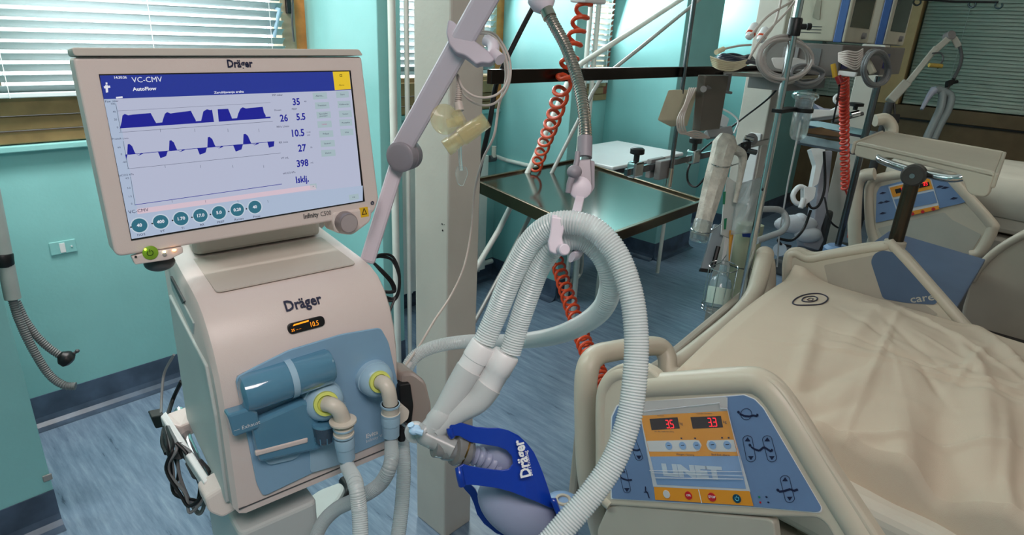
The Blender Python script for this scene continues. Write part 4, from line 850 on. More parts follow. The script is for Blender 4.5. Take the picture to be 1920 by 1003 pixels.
for a, b in ((tlf, tf), (tf, tr), (tr, tb), (tb, tlf)): edge(a, b, .045 if (a, b) == (tlf, tf) else .03)
mm = M(); a = tlf.lerp(tf, .45)-UZ*.05; mm.prism([tlf.lerp(tr, .03)-UZ*.045, tf.lerp(tb, .03)-UZ*.045, tf.lerp(tb, .2)-UZ*.11, tlf.lerp(tr, .2)-UZ*.11], (0, 0, -.004)); mm.build('apron', STEELB, tray)
def tubes(parent, name, pts, r, mt, k=0):
    mm = M(); mm.tube(spl(pts, k) if k else pts, r, 14); return mm.build(name, mt, parent)
ctr = (tb+tf)/2
mm = M(); mm.tube([ctr-UZ*.03, V((ctr.x, 2.10, .88)), V((ctr.x, 2.17, .88))], .014, 10); mm.build('bracket_tube', STEELB, tray)
mm = M(); mm.cyl((2.78, 2.02, 0), (2.78, 2.02, .9), .014); mm.build('leg', WHITE_PAINT, tray)

fr_ = thing('tube_frame', 'leaning frame of bent white and grey tubes passing behind the steel tray', 'frame', (2.3, 2.25, 0))
tubes(fr_, 'white_tube', [PY(880, 524, 2.2), PY(935, 432, 2.2), PY(995, 312, 2.2), PY(1062, 160, 2.2), PY(1075, 132, 2.2), PY(1090, 119, 2.2), PY(1180, 62, 2.2), PY(1300, -16, 2.2)], .015, WHITE_PAINT)
tubes(fr_, 'grey_tube', [PY(885, 612, 2.12), PY(944, 504, 2.12), PY(1047, 299, 2.12), PY(1112, 172, 2.12), PY(1124, 152, 2.12), PY(1142, 136, 2.12), PY(1200, 90, 2.12), PY(1330, -16, 2.12)], .011, mat('grey_lacquer_tube', (176, 176, 172), .3, metal=.3))
b_ = [PZ(925, 470, .1), PZ(975, 492, .06), PZ(1008, 507, .03), PZ(1048, 526, .03), PZ(1070, 528, .03), PZ(1086, 514, .05), PZ(1090, 495, .14), PZ(1090, 470, .27), PZ(1092, 430, .48)]
tubes(fr_, 'foot_tube', spl(b_, 4), .017, WHITE_PAINT)
# white table top in the far recess
p = [PZ(1113, 268, .9), PZ(1129, 319, .9), PZ(1274, 286, .9), PZ(1158, 262, .9)]
wt = thing('side_table', 'white table top standing in the window recess behind the chrome rail', 'table', (3.5, 2.4, 0))
x0, x1, y0, y1 = 3.16, 4.02, 2.10, 2.66
mm = M(); mm.box((x0, y0, .875), (x1, y1, .90)); mm.build('table_top', TAPE, wt, bevel=.01)
mm = M(); mm.box((x0+.03, y0+.02, .84), (x1-.03, y1-.02, .872)); mm.build('apron', BLACK, wt)
for a in (x0+.05, x1-.05):
    for b in (y0+.05, y1-.05): mm = M(); mm.cyl((a, b, 0), (a, b, .85), .014); mm.build('leg', WHITE_PAINT, wt)
# big chrome infusion pole
ip = thing('infusion_pole', 'thick bright chrome infusion pole in front of the monitor shelf', 'pole', (2.165, .82, .3))
pa, pb = PY(1497, 0, .82), PY(1386, 600, .82); px_, pz_ = (pa.x+pb.x)/2, pb.z
mm = M(); mm.cyl((px_, .82, .05), (px_, .82, 2.25), .0125, n=24); mm.build('pole', CHROME, ip)
c = PY(1491, 50, .82); c.x = px_; mm = M(); mm.lathe(c-UZ*.028, UZ, [(0, .018), (.002, .020), (.05, .020), (.055, .017)], 16); mm.tube([c, c+_r*.035], .009, 10); o = mm.build('pole_clamp', BLACK, ip)
mm = M(); mm.lathe(c+_r*.038-_f*.0, _r, [(0, .009), (.002, .011), (.012, .011), (.014, .008)], 8); mm.build('knob', BLACK, o)
mm = M(); mm.cyl((px_, .82, .03), (px_, .82, .08), .05); mm.build('foot', DGREY, ip)
c = PY(1457, 345, .82); mm = M(); mm.ell((px_-.012, .82-.002, c.z), .004, .004, .006, n=8, m=6); mm.build('catch', BLACK, ip)
# suction jar on the pole
jar = thing('suction_jar', 'clear glass suction jar held to the chrome infusion pole by a black ring', 'jar', PY(1503, 268, .82))
jt, jb = PY(1507, 186, .79), PY(1497, 262, .79); r_ = .030
jt.x = jb.x = (jt.x+jb.x)/2+.0; 
mm = M(); mm.lathe(jb, UZ, [(.0, .008), (.004, .018), (.016, .026), (.03, .0285), (jt.z-jb.z, .030)], 28, True, False); mm.build('glass', CLEARB, jar, solid=.002)
mm = M(); c = V((jt.x, .79, PY(1500, 206, .79).z)); mm.lathe(c-UZ*.009, UZ, [(0, .031), (0, .034), (.014, .034), (.014, .031)], 24, False, False); mm.box((px_-.02, .80, c.z-.006), (c.x-.02, .835, c.z+.006)); mm.build('holding_ring', BLACK, jar)
mm = M(); mm.lathe(jt, UZ, [(-.002, .033), (.006, .034), (.008, .03), (.012, .012)], 24); mm.build('lid', CLEARB, jar)
mm = M(); mm.tube([V((jb.x, .79, jb.z+.06)), jb-UZ*.004, PY(1478, 340, .84), PY(1461, 440, .9), PY(1457, 500, .93)], .0035, 8); mm.build('drain_tube', TAPE, jar)

# ---- monitor shelf on the second column
def cam_dist(px, py, t): return D(px, py, t)
sh = thing('monitor_shelf', 'steel equipment shelf on the second cream column', 'shelf', (3.0, 1.2, 1.50))
zs = 1.505
mm = M(); mm.prism([V((2.60, 1.235, zs)), V((2.85, 1.0, zs)), V((3.9, 1.0, zs)), V((3.9, 1.235, zs))], (0, 0, .016)); mm.build('shelf_board', STEEL, sh, bevel=.002)
mm = M(); mm.box((2.86, 1.06, 1.45), (3.34, 1.235, 1.503)); mm.build('shelf_bracket', GREYM, sh, bevel=.003)
mm = M(); mm.prism([PY(x, y, 1.22) for x, y in ((1357, 137), (1368, 137), (1362, 174), (1351, 172))], (0, -.012, 0)); mm.tube([PY(1350, 171, 1.2), PY(1371, 174, 1.2)], .006, 10); mm.build('hanging_clamp', GREYM, sh, bevel=.001)
mm = M(); q = PY(1352, 172, 1.2); mm.tube([PY(1322, 163, 1.18), PY(1346, 170, 1.19)], lambda i, t: .010-.004*t, 12); mm.build('clamp_screw', GREYM, sh)
# grey power box and beige box hanging below the rail
hb = thing('grey_hanging_box', 'dark grey flat box hanging under the end of the dark rail', 'box', PY(1320, 230, 1.2))
mm = M(); mm.prism([PY(x, y, 1.21) for x, y in ((1308, 140), (1352, 140), (1335, 240), (1297, 244))], (0, -.035, 0)); mm.build('box_body', mat('box_dark_taupe', (98, 92, 84), .45), hb, bevel=.004)
mm = M(); mm.cyl(PY(1319, 167, 1.17), PY(1319, 167, 1.16), .012); mm.build('fixing_stud', GREYM, hb)
bb = thing('beige_box', 'beige control box with a yellow label left of the dark grey hanging box', 'box', PY(1270, 230, 1.2))
mm = M(); q = [PY(x, y, 1.235) for x, y in ((1253, 168), (1277, 168), (1256, 238), (1232, 226))]; mm.prism(q, (.10, -.02, -.002)); mm.build('box_body', mat('beige_box', (196, 188, 162), .5), bb, bevel=.004)
mm = M(); mm.prism([PY(x, y, 1.234)-V((.002, 0, 0)) for x, y in ((1264, 196), (1271, 193), (1267, 211), (1261, 214))], (-.0012, -.0008, 0)); mm.build('label_sticker', YEL, bb)
cbx = thing('white_cable_drop', 'white cables draped between the beige and the dark grey hanging boxes', 'cable', PY(1290, 230, 1.15))
for k in range(4):
    d = k*4; cabl([PY(1305-d, 165, 1.17), PY(1290-d*.5, 195, 1.15), PY(1282-d, 225, 1.14), PY(1288-d, 250, 1.14), PY(1305, 258-d, 1.14), PY(1330, 258, 1.15)], .0035, 8, 6).build('cable', CABLE, cbx)
o = cabl([PX(1470, 152, 2.9), PX(1440, 185, 2.9), PX(1395, 220, 2.85), PX(1350, 255, 2.8), PX(1315, 283, 2.6), PX(1292, 312, 2.5), PX(1290, 340, 2.5), PX(1305, 350, 2.5), PX(1325, 330, 2.5)], .0045, 8, 6).build('black_tube', BLACKR); tag(o, 'thin black tube crossing diagonally in front of the second cream column', 'tube')

# coil of dark tube and cream cables on the left end of the shelf
dc = thing('cuff_hose_coil', 'flat coil of dark blue-black tubing lying on the left end of the shelf', 'coil', PY(1375, 115, 1.15))
for k in range(6):
    c = PY(1378, 116-k*2.2, 1.14); R = .125-.009*k; mm = M()
    mm.tube([c+V((math.cos(a)*R*1.1, math.sin(a)*R*.55, .004*math.sin(3*a+k))) for a in [i*math.pi/14 for i in range(28)]], .0062, 8, closed=True); mm.build('tube_turn', mat('navy_tube', (22, 30, 48), .35, noise=0) if k == 0 else MATS['navy_tube'], dc)
cc = thing('cream_cable_coil', 'cream cable wound round the front of the dark tubing coil on the shelf', 'coil', PY(1365, 125, 1.1))
for k in range(6):
    cabl([PY(1331+k, 106+k*3.4, 1.09), PY(1350, 113+k*3.4, 1.06), PY(1376, 117+k*3, 1.06), PY(1404, 112+k*1.5, 1.08)], .0030, 8, 6).build('cable_turn', mat('cream_cable', (208, 198, 166), .45, noise=0) if k == 0 else MATS['cream_cable'], cc)
mm = M(); mm.cyl(PY(1343, 98, 1.09), PY(1356, 92, 1.09), .009); mm.build('plug', MATS['cream_cable'], cc)
cabl([PY(1356, 92, 1.09), PY(1385, 86, 1.09), PY(1408, 84, 1.09)], .004, 6, 6).build('cable_lead', CABLE, cc)
for i, (x0, y0, x1, y1, lb) in enumerate([(1403, 68, 1417, 47, 'left white sensor plug with an orange ring hanging above the shelf'), (1424, 74, 1436, 55, 'right white sensor plug with an orange ring hanging above the shelf')]):
    pr = thing('sensor_plug', lb, 'plug', PY(x0, y0, 1.1), 'white sensor plugs above the shelf'); a, b = PY(x0, y0+4, 1.1), PY(x1, y1-2, 1.1); L = (b-a).length
    mm = M(); mm.lathe(a, b-a, [(0, .008), (.004, .014), (L*.45, .018), (L*.9, .016), (L, .010)], 18); mm.build('plug_body', TAPE, pr)
    mm = M(); mm.lathe(a, b-a, [(.018, .0162), (.018, .0182), (.025, .0192), (.025, .0172)], 18, False, False); mm.build('orange_ring', ORCOIL, pr)
for pts, lb in (([(1408, 66), (1440, 30), (1480, 5), (1500, -15)], 'left'), ([(1433, 72), (1452, 45), (1462, 10), (1468, -20)], 'middle'), ([(1397, 122), (1430, 70), (1475, 22), (1500, -10)], 'right')):
    o = cabl([PY(x, y, 1.08) for x, y in pts], .005, 8, 8).build('hanging_cable', CABLE); tag(o, 'pale hanging cable beside the chrome pole, %s' % {'left': 'the one from the left sensor plug', 'middle': 'the one from the right sensor plug', 'right': 'the one from the cream coil'}[lb], 'cable')

# two patient monitors and their module racks
MC = mat('monitor_cream', (176, 172, 154), .45); MB_ = mat('monitor_blue_stripe', (62, 98, 156), .4); MS = mat('monitor_dark_screen', (58, 70, 66), .15, noise=0)
def pmon(lbl, x, y, wd, dp, z0, lb2):
    r = thing('patient_monitor', lbl, 'monitor', (x+wd/2, y+dp/2, z0), 'patient monitors on the shelf'); h = .34
    mm = M(); mm.box((x, y+.045, z0), (x+wd, y+dp, z0+h)); mm.build('casing', MC, r, bevel=.006)
    mm = M(); mm.box((x-.001, y+.012, z0-.002), (x+wd+.001, y+.045, z0+h)); mm.build('blue_stripe', MB_, r, bevel=.003)
    mm = M(); mm.box((x, y, z0), (x+wd, y+.012, z0+h)); b = mm.build('bezel', MC, r, bevel=.004)
    mm = M(); mm.box((x+.03, y-.002, z0+.06), (x+wd-.03, y+.001, z0+h-.03)); mm.build('display', MS, b)
    mm = M(); mm.prism([V((x-.004, y+.13+a, z0+.08+b)) for a, b in rnd2([(-.016, 0), (.016, .01), (.014, .08), (-.006, .08)], .008)], (.006, 0, 0)); mm.build('side_latch', mat('latch_grey', (140, 138, 122), .5) if 'latch_grey' not in MATS else MATS['latch_grey'], r)
    mm = M(); mm.lathe((x+wd*.7, y-.0, z0+.03), (0, -1, 0), [(0, .014), (.014, .012)], 16); mm.build('knob', GREYM, b)
    for k in range(3): mm = M(); mm.box((x-.002, y+.10, z0+.03+k*.012), (x+.001, y+.19, z0+.033+k*.012)); mm.build('vent_slot', DGREY, r)
    return r
pmon('patient monitor with a blue stripe directly right of the chrome pole', 2.93, .89, .32, .24, 1.66, 0)
pmon('second patient monitor, the right-hand one beside the glazed wall', 3.42, .86, .32, .24, 1.66, 0)
RK = mat('module_rack_taupe', (110, 104, 100), .4)
def rack(lbl, x, y, wd, dp, z0, h):
    r = thing('module_rack', lbl, 'rack', (x+wd/2, y+dp/2, z0), 'module racks below the monitors')
    mm = M(); mm.box((x, y, z0), (x+wd, y+dp, z0+h)); mm.build('rack_body', RK, r, bevel=.005)
    mm = M(); mm.box((x-.003, y+.08, z0+.02), (x, y+.14, z0+h-.02)); mm.build('clear_cover', SMOKE, r, bevel=.002)
    mm = M(); mm.box((x+.02, y-.003, z0+.03), (x+.10, y, z0+h-.03)); mm.build('violet_module', mat('violet_module', (60, 56, 110), .4) if 'violet_module' not in MATS else MATS['violet_module'], r)
    for k in range(3): mm = M(); mm.box((x-.012, y+.17+k*.025, z0+.015), (x, y+.185+k*.025, z0+h-.02)); mm.build('module', GREYM, r, bevel=.002)
rack('taupe module rack under the nearer patient monitor, behind the chrome pole', 2.90, .88, .40, .34, 1.525, .125)
rack('taupe module rack under the right-hand patient monitor', 3.40, .85, .36, .30, 1.525, .125)
# bundles of cable hanging in front of the shelf
def bundle(lbl, cx, cy, rx, ry, y, n, mt, r=.0055, seed=1, tilt=0):
    rg = random.Random(seed); t = thing('cable_loop', lbl, 'cable', PY(cx, cy+ry, y))
    for k in range(n):
        ax, ay = rx*rg.uniform(.82, 1.0), ry*rg.uniform(.82, 1.0); ox, oy = rg.uniform(-4, 4), rg.uniform(-3, 3); ph = rg.uniform(0, 6); m_ = M()
        m_.tube([PY(cx+ox+ax*math.cos(a)-tilt*ay*math.sin(a), cy+oy+ay*math.sin(a)+(2*math.sin(2*a+ph)), y-.012*k+.006*math.sin(a+ph)) for a in [i*math.pi/16 for i in range(32)]], r, 8, closed=True); m_.build('cable_turn', mt, t)
    return t
bundle('big loop of thick white cable hanging from the shelf behind the chrome pole', 1472, 112, 50, 42, .92, 9, mat('white_cable', (186, 180, 176), .45, noise=0), .0052, 3)
bundle('coil of thin grey cable low behind the chrome pole', 1512, 140, 32, 20, .90, 5, CABLEG, .005, 5)
bundle('grey cable loop hanging under the right-hand monitor', 1642, 128, 26, 34, .80, 7, CABLEG, .0065, 8)
t = thing('ecg_lead_fan', 'fan of thin white leads under the gap between the two monitors', 'cable', PX(1590, 130, 2.9))
for k in range(8): cabl([PX(1572, 100+k*2, 2.88), PX(1588, 96+k*4, 2.86), PX(1606, 98+k*4.5, 2.88), PX(1618, 92+k*3, 2.9)], .0035, 6, 6).build('lead', CABLE, t)
mm = M(); mm.prism([PX(x, y, 2.84) for x, y in ((1572, 132), (1606, 136), (1602, 145), (1570, 141))], (.02, 0, 0)); mm.build('lead_plug', TAPE, t, bevel=.003)
mm = M(); mm.prism([PX(x, y, 2.84) for x, y in ((1618, 112), (1628, 110), (1641, 135), (1630, 141))], (.03, 0, 0)); mm.build('lead_block', MC, t, bevel=.004)
mm = M(); mm.tube([PX(1562, 120, 2.84), PX(1566, 145, 2.84)], .010, 10); tag(mm.build('yellow_plug', mat('yellow_plug', (190, 150, 40), .4)), 'yellow cable plug hanging under the monitors beside the red one', 'plug')
mm = M(); mm.tube([PX(1571, 143, 2.83), PX(1576, 156, 2.83)], .013, 12); tag(mm.build('red_plug', mat('dark_red_plug', (130, 24, 28), .4)), 'dark red cable plug at the top of the second orange coiled hose', 'plug')
mm = M(); mm.prism([PX(x, y, 2.8) for x, y in rnd2([(1444, 108), (1490, 108), (1525, 118), (1520, 130), (1480, 134), (1452, 128)], 6)], (.03, 0, 0)); tag(mm.build('ultrasound_probe', mat('probe_pale', (178, 170, 166), .4), bevel=.006), 'pale wedge-shaped probe inside the big white cable loop', 'probe')
# second coiled hose and its cable
o = coil([PY(1582, 142, 1.15), PY(1583, 230, 1.15), PY(1585, 355, 1.15)], .022, .0075, 27); tag(o.build('coiled_hose', mat('red_orange_hose', (206, 62, 42), .4, noise=0)), 'second orange-red coiled hose hanging straight in front of the far pale column', 'hose')
o = cabl([PY(1585, 355, 1.15), PY(1590, 370, 1.14), PY(1594, 400, 1.13), PY(1590, 445, 1.12)], .007, 6, 8).build('hose_tail', MATS['red_orange_hose']); tag(o, 'straight red tail below the second coiled hose', 'hose')
# second, darker pole in a blue corner bumper
ip = thing('bed_pole', 'slim dark steel pole standing in a light blue bumper by the far bed', 'pole', PZ(1562, 480, .5))
bx = PX(1640, 180, 3.55)
mm = M(); mm.cyl((bx.x, bx.y, .62), (bx.x, bx.y, 1.515), .017, n=18); mm.build('pole', DCHROME, ip)
mm = M(); mm.lathe((bx.x, bx.y, .56), UZ, [(0, .05), (.01, .068), (.07, .068), (.085, .05), (.085, .02)], 26); mm.build('bumper', mat('bumper_blue', (112, 142, 178), .45), ip)
mm = M(); mm.cyl((bx.x, bx.y, 0), (bx.x, bx.y, .56), .03); mm.build('post', DGREY, ip)
# infusion hook bar, top right
root = thing('hook_bar', 'thin black hook bar at the top right in front of the grey-green blind', 'hook', PX(1790, 5, 3.6))
mm = M(); mm.tube([PX(1700, -3, 3.6), PX(1790, 3, 3.6), PX(1872, 4, 3.6)], .005, 8); mm.build('bar', BLACK, root)
for x, y in ((1717, -2), (1820, 2), (1870, 4)):
    mm = M(); mm.tube(spl([PX(x-2, y, 3.6), PX(x-4, y+8, 3.6), PX(x+2, y+12, 3.6), PX(x+9, y+8, 3.6), PX(x+9, y+2, 3.6)], 5), .004, 7); mm.build('hook', DCHROME, root)

# ---- glass cylinder with gauze, bag, canister, basket: all hung from the chrome clamp rail / second column
def pcyl(parent, name, a, b, ra, rb, mt, n=24, capa=True, capb=True, solid=0):
    mm = M(); a, b = V(a), V(b); mm.lathe(a, b-a, [(0, ra), ((b-a).length, rb)], n, capa, capb); return mm.build(name, mt, parent, solid=solid)
q = 2.62
gz = thing('catheter_cylinder', 'tall glass cylinder wrapped in white mesh gauze held by two wire rings', 'cylinder', D(1308, 455, q))
ga, gb = D(1312, 440, q), D(1362, 262, q)
mm = M(); axv = (gb-ga).normalized(); L = (gb-ga).length; mm.lathe(ga-axv*.03, axv, [(0, .028), (.006, .036), (.03, .038), (.09, .038)], 24, True, False); mm.build('glass_tube', CLEARB, gz, solid=.002)
mm = M(); pr = []
qq = resample([ga, gb+axv*.02], .008)
side = axv.cross(_f).normalized(); dep = axv.cross(side); vs = []; N_ = len(qq); K = 28
for i, c_ in enumerate(qq):
    t = i/(N_-1); R = .034+.016*t if t < .9 else .050-.25*(t-.9)**1.2*1.3
    for k in range(K):
        a_ = 2*math.pi*k/K; rr_ = R*(1+.05*math.sin(7*a_+t*3)+.03*math.sin(13*a_-t*8)); vs.append(c_+side*math.cos(a_)*rr_+dep*math.sin(a_)*rr_*.8)
mm.add(vs, [(i*K+k, i*K+(k+1) % K, (i+1)*K+(k+1) % K, (i+1)*K+k) for i in range(N_-1) for k in range(K)]+[tuple(range(K))[::-1], tuple((N_-1)*K+k for k in range(K))]); mm.build('gauze_sleeve', GAUZE, gz)
mm = M(); mm.tube(spl([D(1374, 278, q), D(1392, 292, q+.02), D(1388, 330, q+.02), D(1378, 380, q+.03)], 6), lambda i, t: .036-.022*t, 14, flat=.6); mm.build('gauze_tail', GAUZE, gz)
for (x, y, rx, ry) in ((1352, 307, 19, 6), (1316, 430, 20, 7)):
    mm = M(); mm.tube([D(x+rx*math.cos(a), y+ry*math.sin(a)+rx*.12*math.cos(a), q-.045*math.sin(a)) for a in [i*math.pi/14 for i in range(28)]], .0022, 6, closed=True); mm.build('wire_ring', CHROME, gz)
mm = M(); mm.tube([D(1368, 312, q), D(1385, 306, q+.03)], .003, 6); mm.tube([D(1334, 432, q), D(1352, 420, q+.03)], .003, 6); mm.build('ring_arm', CHROME, gz)
# clamp cluster
cl = thing('column_clamp', 'cluster of black and chrome clamps beside the gauze cylinder', 'clamp', D(1400, 290, 2.85))
mm = M(); c = D(1408, 262, 2.85); mm.lathe(c, -_f, [(-.03, .026), (.01, .028), (.014, .022)], 20); mm.build('round_knob', GREYM, cl)
pcyl(cl, 'chrome_boss', D(1397, 258, 2.82), D(1412, 262, 2.82), .012, .012, CHROME)
mm = M(); mm.prism([D(x, y, 2.8) for x, y in rnd2([(1388, 268), (1408, 264), (1408, 280), (1392, 286)], 3)], _f*.03); mm.prism([D(x, y, 2.8) for x, y in rnd2([(1393, 285), (1410, 280), (1402, 300), (1396, 306)], 3)], _f*.03); mm.build('jaw', BLACK, cl)
mm = M(); mm.cyl(D(1400, 282, 2.78), D(1418, 286, 2.78), .012); mm.build('screw', DCHROME, cl)
mm = M(); mm.cyl(D(1398, 270, 2.8), D(1392, 318, 2.85), .007); mm.build('stem', DCHROME, cl)
# little silver monitor/pump behind the boxes
pp = thing('silver_device', 'small silver device with a white handle on the rail below the grey box', 'device', D(1345, 250, 2.75))
mm = M(); mm.prism([D(x, y, 2.75) for x, y in rnd2([(1325, 243), (1372, 235), (1376, 252), (1330, 258)], 3)], _f*.05); mm.build('base', GREYM, pp, bevel=.003)
mm = M(); mm.prism([D(x, y, 2.78) for x, y in rnd2([(1343, 206), (1368, 222), (1362, 240), (1340, 232)], 2)], _f*.05); mm.build('body', mat('silver_plastic', (190, 192, 194), .35), pp, bevel=.003)
tubes(pp, 'handle', spl([D(1352, 203, 2.74), D(1372, 214, 2.74), D(1384, 228, 2.74), D(1376, 250, 2.74)], 5), .004, TAPE)
# hanging grey bar
gb_ = thing('hanging_bar', 'grey flat bar with a black end hanging behind the gauze cylinder', 'bar', D(1330, 505, 2.7))
mm = M(); mm.prism([D(x, y, 2.72) for x, y in ((1340, 420), (1362, 424), (1338, 506), (1315, 503))], _f*.02); mm.build('bar_body', mat('bar_grey', (150, 158, 164), .4), gb_, bevel=.002)
mm = M(); mm.prism([D(x, y, 2.715) for x, y in ((1315, 503), (1338, 506), (1334, 512), (1313, 509))], _f*.026); mm.build('black_end', BLACK, gb_, bevel=.002)
mm = M(); mm.tube([D(1347, 462, 2.70), D(1337, 500, 2.70)], .010, 8); mm.build('slot_grip', BLACK, gb_)
# clear bag with green markings and the tall canister
bg_ = thing('clear_bag', 'wrinkled clear plastic bag hanging in front of the tall canister', 'bag', D(1410, 440, 2.6))
q = 2.66
mm = M(); rg = random.Random(4)
def bagf(u, v):
    L_ = (1384-14*v, 345+95*v); R_ = (1440-16*v, 328+108*v); x = L_[0]+(R_[0]-L_[0])*u; y = L_[1]+(R_[1]-L_[1])*u
    return D(x, y, q-.03*math.sin(math.pi*u)+.010*math.sin(9*u+5*v)*math.sin(7*v+2*u))
mm.grid(bagf, 14, 18); mm.build('bag_film', BAGM, bg_, solid=.0015)
mm = M(); mm.prism([D(x, y, 2.69) for x, y in ((1363, 330), (1384, 345), (1375, 450), (1352, 440), (1356, 390))], _f*.01); mm.build('packet', mat('packet_white', (200, 202, 198), .5), bg_, bevel=.002)
for a, b in (((1358, 360), (1356, 383)), ((1360, 410), (1358, 430))): mm = M(); mm.prism([D(a[0]-2, a[1], 2.685), D(a[0]+3, a[1]-1, 2.685), D(b[0]+3, b[1], 2.685), D(b[0]-1, b[1], 2.685)], -_f*.001); mm.build('green_mark', GREEN, bg_)
cn = thing('tall_canister', 'tall yellowish transparent canister with a dark blue band beside the chrome pole', 'canister', D(1392, 600, 2.75))
ca, cb_ = D(1407, 420, 2.78), D(1376, 600, 2.9)
pcyl(cn, 'canister_body', ca, cb_, .058, .054, LIQ, 28, True, True)
mm = M(); mm.prism([D(x, y, 2.70) for x, y in ((1391, 436), (1413, 438), (1413, 446), (1392, 444))], -_f*.002); mm.build('blue_band', DBLUE, cn)
mm = M(); axc = (cb_-ca).normalized(); mm.lathe(ca+axc*.19, axc, [(0, .0585), (0, .060), (.004, .060), (.004, .0585)], 28, False, False); mm.build('lower_ring', DCHROME, cn)
mm = M(); mm.tube(spl([D(1372, 432, 2.68), D(1369, 462, 2.68), D(1367, 490, 2.68)], 4), lambda i, t: .010-.008*t, 8); mm.build('orange_strip', mat('amber_strip', (214, 144, 40), .5, noise=0), cn)
mm = M(); mm.prism([D(x, y, 2.69) for x, y in ((1360, 445), (1367, 447), (1358, 495), (1352, 493))], _f*.002); mm.build('white_strip', TAPE, cn)
# wire basket with bottle
bk = thing('wire_basket', 'chrome wire basket hanging low beside the bed holding one bottle', 'basket', D(1350, 585, 2.4))
q = 2.42
def ring(cx_, cy_, rx, ry, parent, nm='wire_ring'):
    mm = M(); mm.tube([D(cx_+rx*math.cos(a), cy_+ry*math.sin(a)+3*math.cos(a), q-.055*math.sin(a)) for a in [i*math.pi/16 for i in range(32)]], .0019, 6, closed=True); return mm.build(nm, CHROME, parent)
ring(1357, 500, 27, 11, bk); ring(1343, 571, 27, 12, bk); ring(1342, 577, 27, 12, bk)
for a_ in (-.2, .45, 1.2, 1.9, 2.6, 3.4, 4.6): mm = M(); mm.tube([D(1357+27*math.cos(a_), 500+11*math.sin(a_)+3*math.cos(a_), q-.055*math.sin(a_)), D(1342+27*math.cos(a_), 577+12*math.sin(a_)+3*math.cos(a_), q-.055*math.sin(a_))], .0016, 6); mm.build('wire', CHROME, bk)
mm = M(); mm.tube([D(1332, 500, 2.45), D(1352, 492, 2.5), D(1362, 478, 2.55)], .002, 6); mm.build('hanger', CHROME, bk)
bo = thing('bottle', 'clear glass bottle with a pale label standing in the wire basket', 'bottle', D(1344, 572, q))
a, b = D(1343, 578, q), D(1357, 497, q); L = (b-a).length
mm = M(); mm.lathe(a, b-a, [(0, .034), (.006, .041), (L*.55, .042), (L*.68, .036), (L*.78, .016), (L*.95, .013), (L, .014)], 26); mm.build('glass', mat('bottle_glass', (176, 200, 206), .08, trans=.6, noise=0, alpha=.8), bo)
mm = M(); mm.lathe(a+(b-a)*.1, b-a, [(0, .0425), (L*.38, .0432)], 26, False, False); mm.build('label', mat('bottle_label', (176, 194, 184), .5), bo)

# far: steel shelves with tray, second ventilator stand, white machine
sf = thing('far_steel_shelf', 'pair of steel shelf rails with a dark steel dish behind the suction jar', 'shelf', D(1560, 270, 4.3))
for (xa, ya, xb, yb, h_, m_) in ((1512, 222, 1652, 248, 13, DCHROME), (1500, 252, 1610, 272, 16, mat('shelf_grey', (120, 124, 128), .35, metal=.6, noise=.02))):
    mm = M(); mm.prism([D(xa, ya, 4.2), D(xb, yb, 3.9), D(xb, yb+h_, 3.9), D(xa, ya+h_, 4.2)], _f*.05+UZ*.0); mm.build('shelf_rail', m_, sf, bevel=.003)
mm = M(); mm.prism([D(x, y, 4.0) for x, y in ((1512, 242), (1540, 238), (1590, 254), (1580, 258), (1512, 250))], _f*.06); mm.build('steel_dish', STEELB, sf, bevel=.003)
mm = M(); mm.tube([D(1560, 229, 4.0), D(1618, 213, 4.0)], .012, 8); mm.build('cross_arm', DGREY, sf)
mm = M(); c = D(1603, 206, 4.0); mm.cyl(c, c+UZ*.02, .014); mm.lathe(c+UZ*.02, UZ, [(0, .02), (.004, .045), (.022, .045), (.026, .03)], 14); mm.build('knob', BLACK, sf)
pcyl(sf, 'clamp', D(1594, 216, 4.0), D(1610, 212, 4.0), .02, .02, CHROME)
wl = thing('white_tube_holder', 'white machine head with a clear cup on the far steel shelf', 'device', D(1560, 205, 4.4))
mm = M(); mm.prism([D(x, y, 4.12) for x, y in rnd2([(1520, 204), (1560, 206), (1575, 196), (1580, 215), (1522, 222)], 4)], _f*.12); mm.build('head', TAPE, wl, bevel=.01)
mm = M(); mm.prism([D(x, y, 4.35) for x, y in rnd2([(1525, 193), (1545, 203), (1568, 205), (1566, 208), (1540, 208)], 3)], _f*.05); mm.build('lever', mat('lavender_plastic', (170, 172, 196), .4), wl, bevel=.005)
mm = M(); mm.tube([D(1573+9*math.cos(a), 186+8*math.sin(a), 4.35) for a in [i*math.pi/10 for i in range(3, 17)]], .010, 8); mm.build('cup_handle', TAPE, wl)
mm = M(); mm.ell(D(1510, 180, 4.35), .09, .09, .04); mm.build('dome', CLEARB, wl)
cbk = cabl([D(1574, 160, 3.3), D(1571, 185, 3.6), D(1562, 228, 3.95)], .006, 6, 6).build('black_lead', BLACKR); tag(cbk, 'thin black lead falling beside the second orange coiled hose', 'cable')
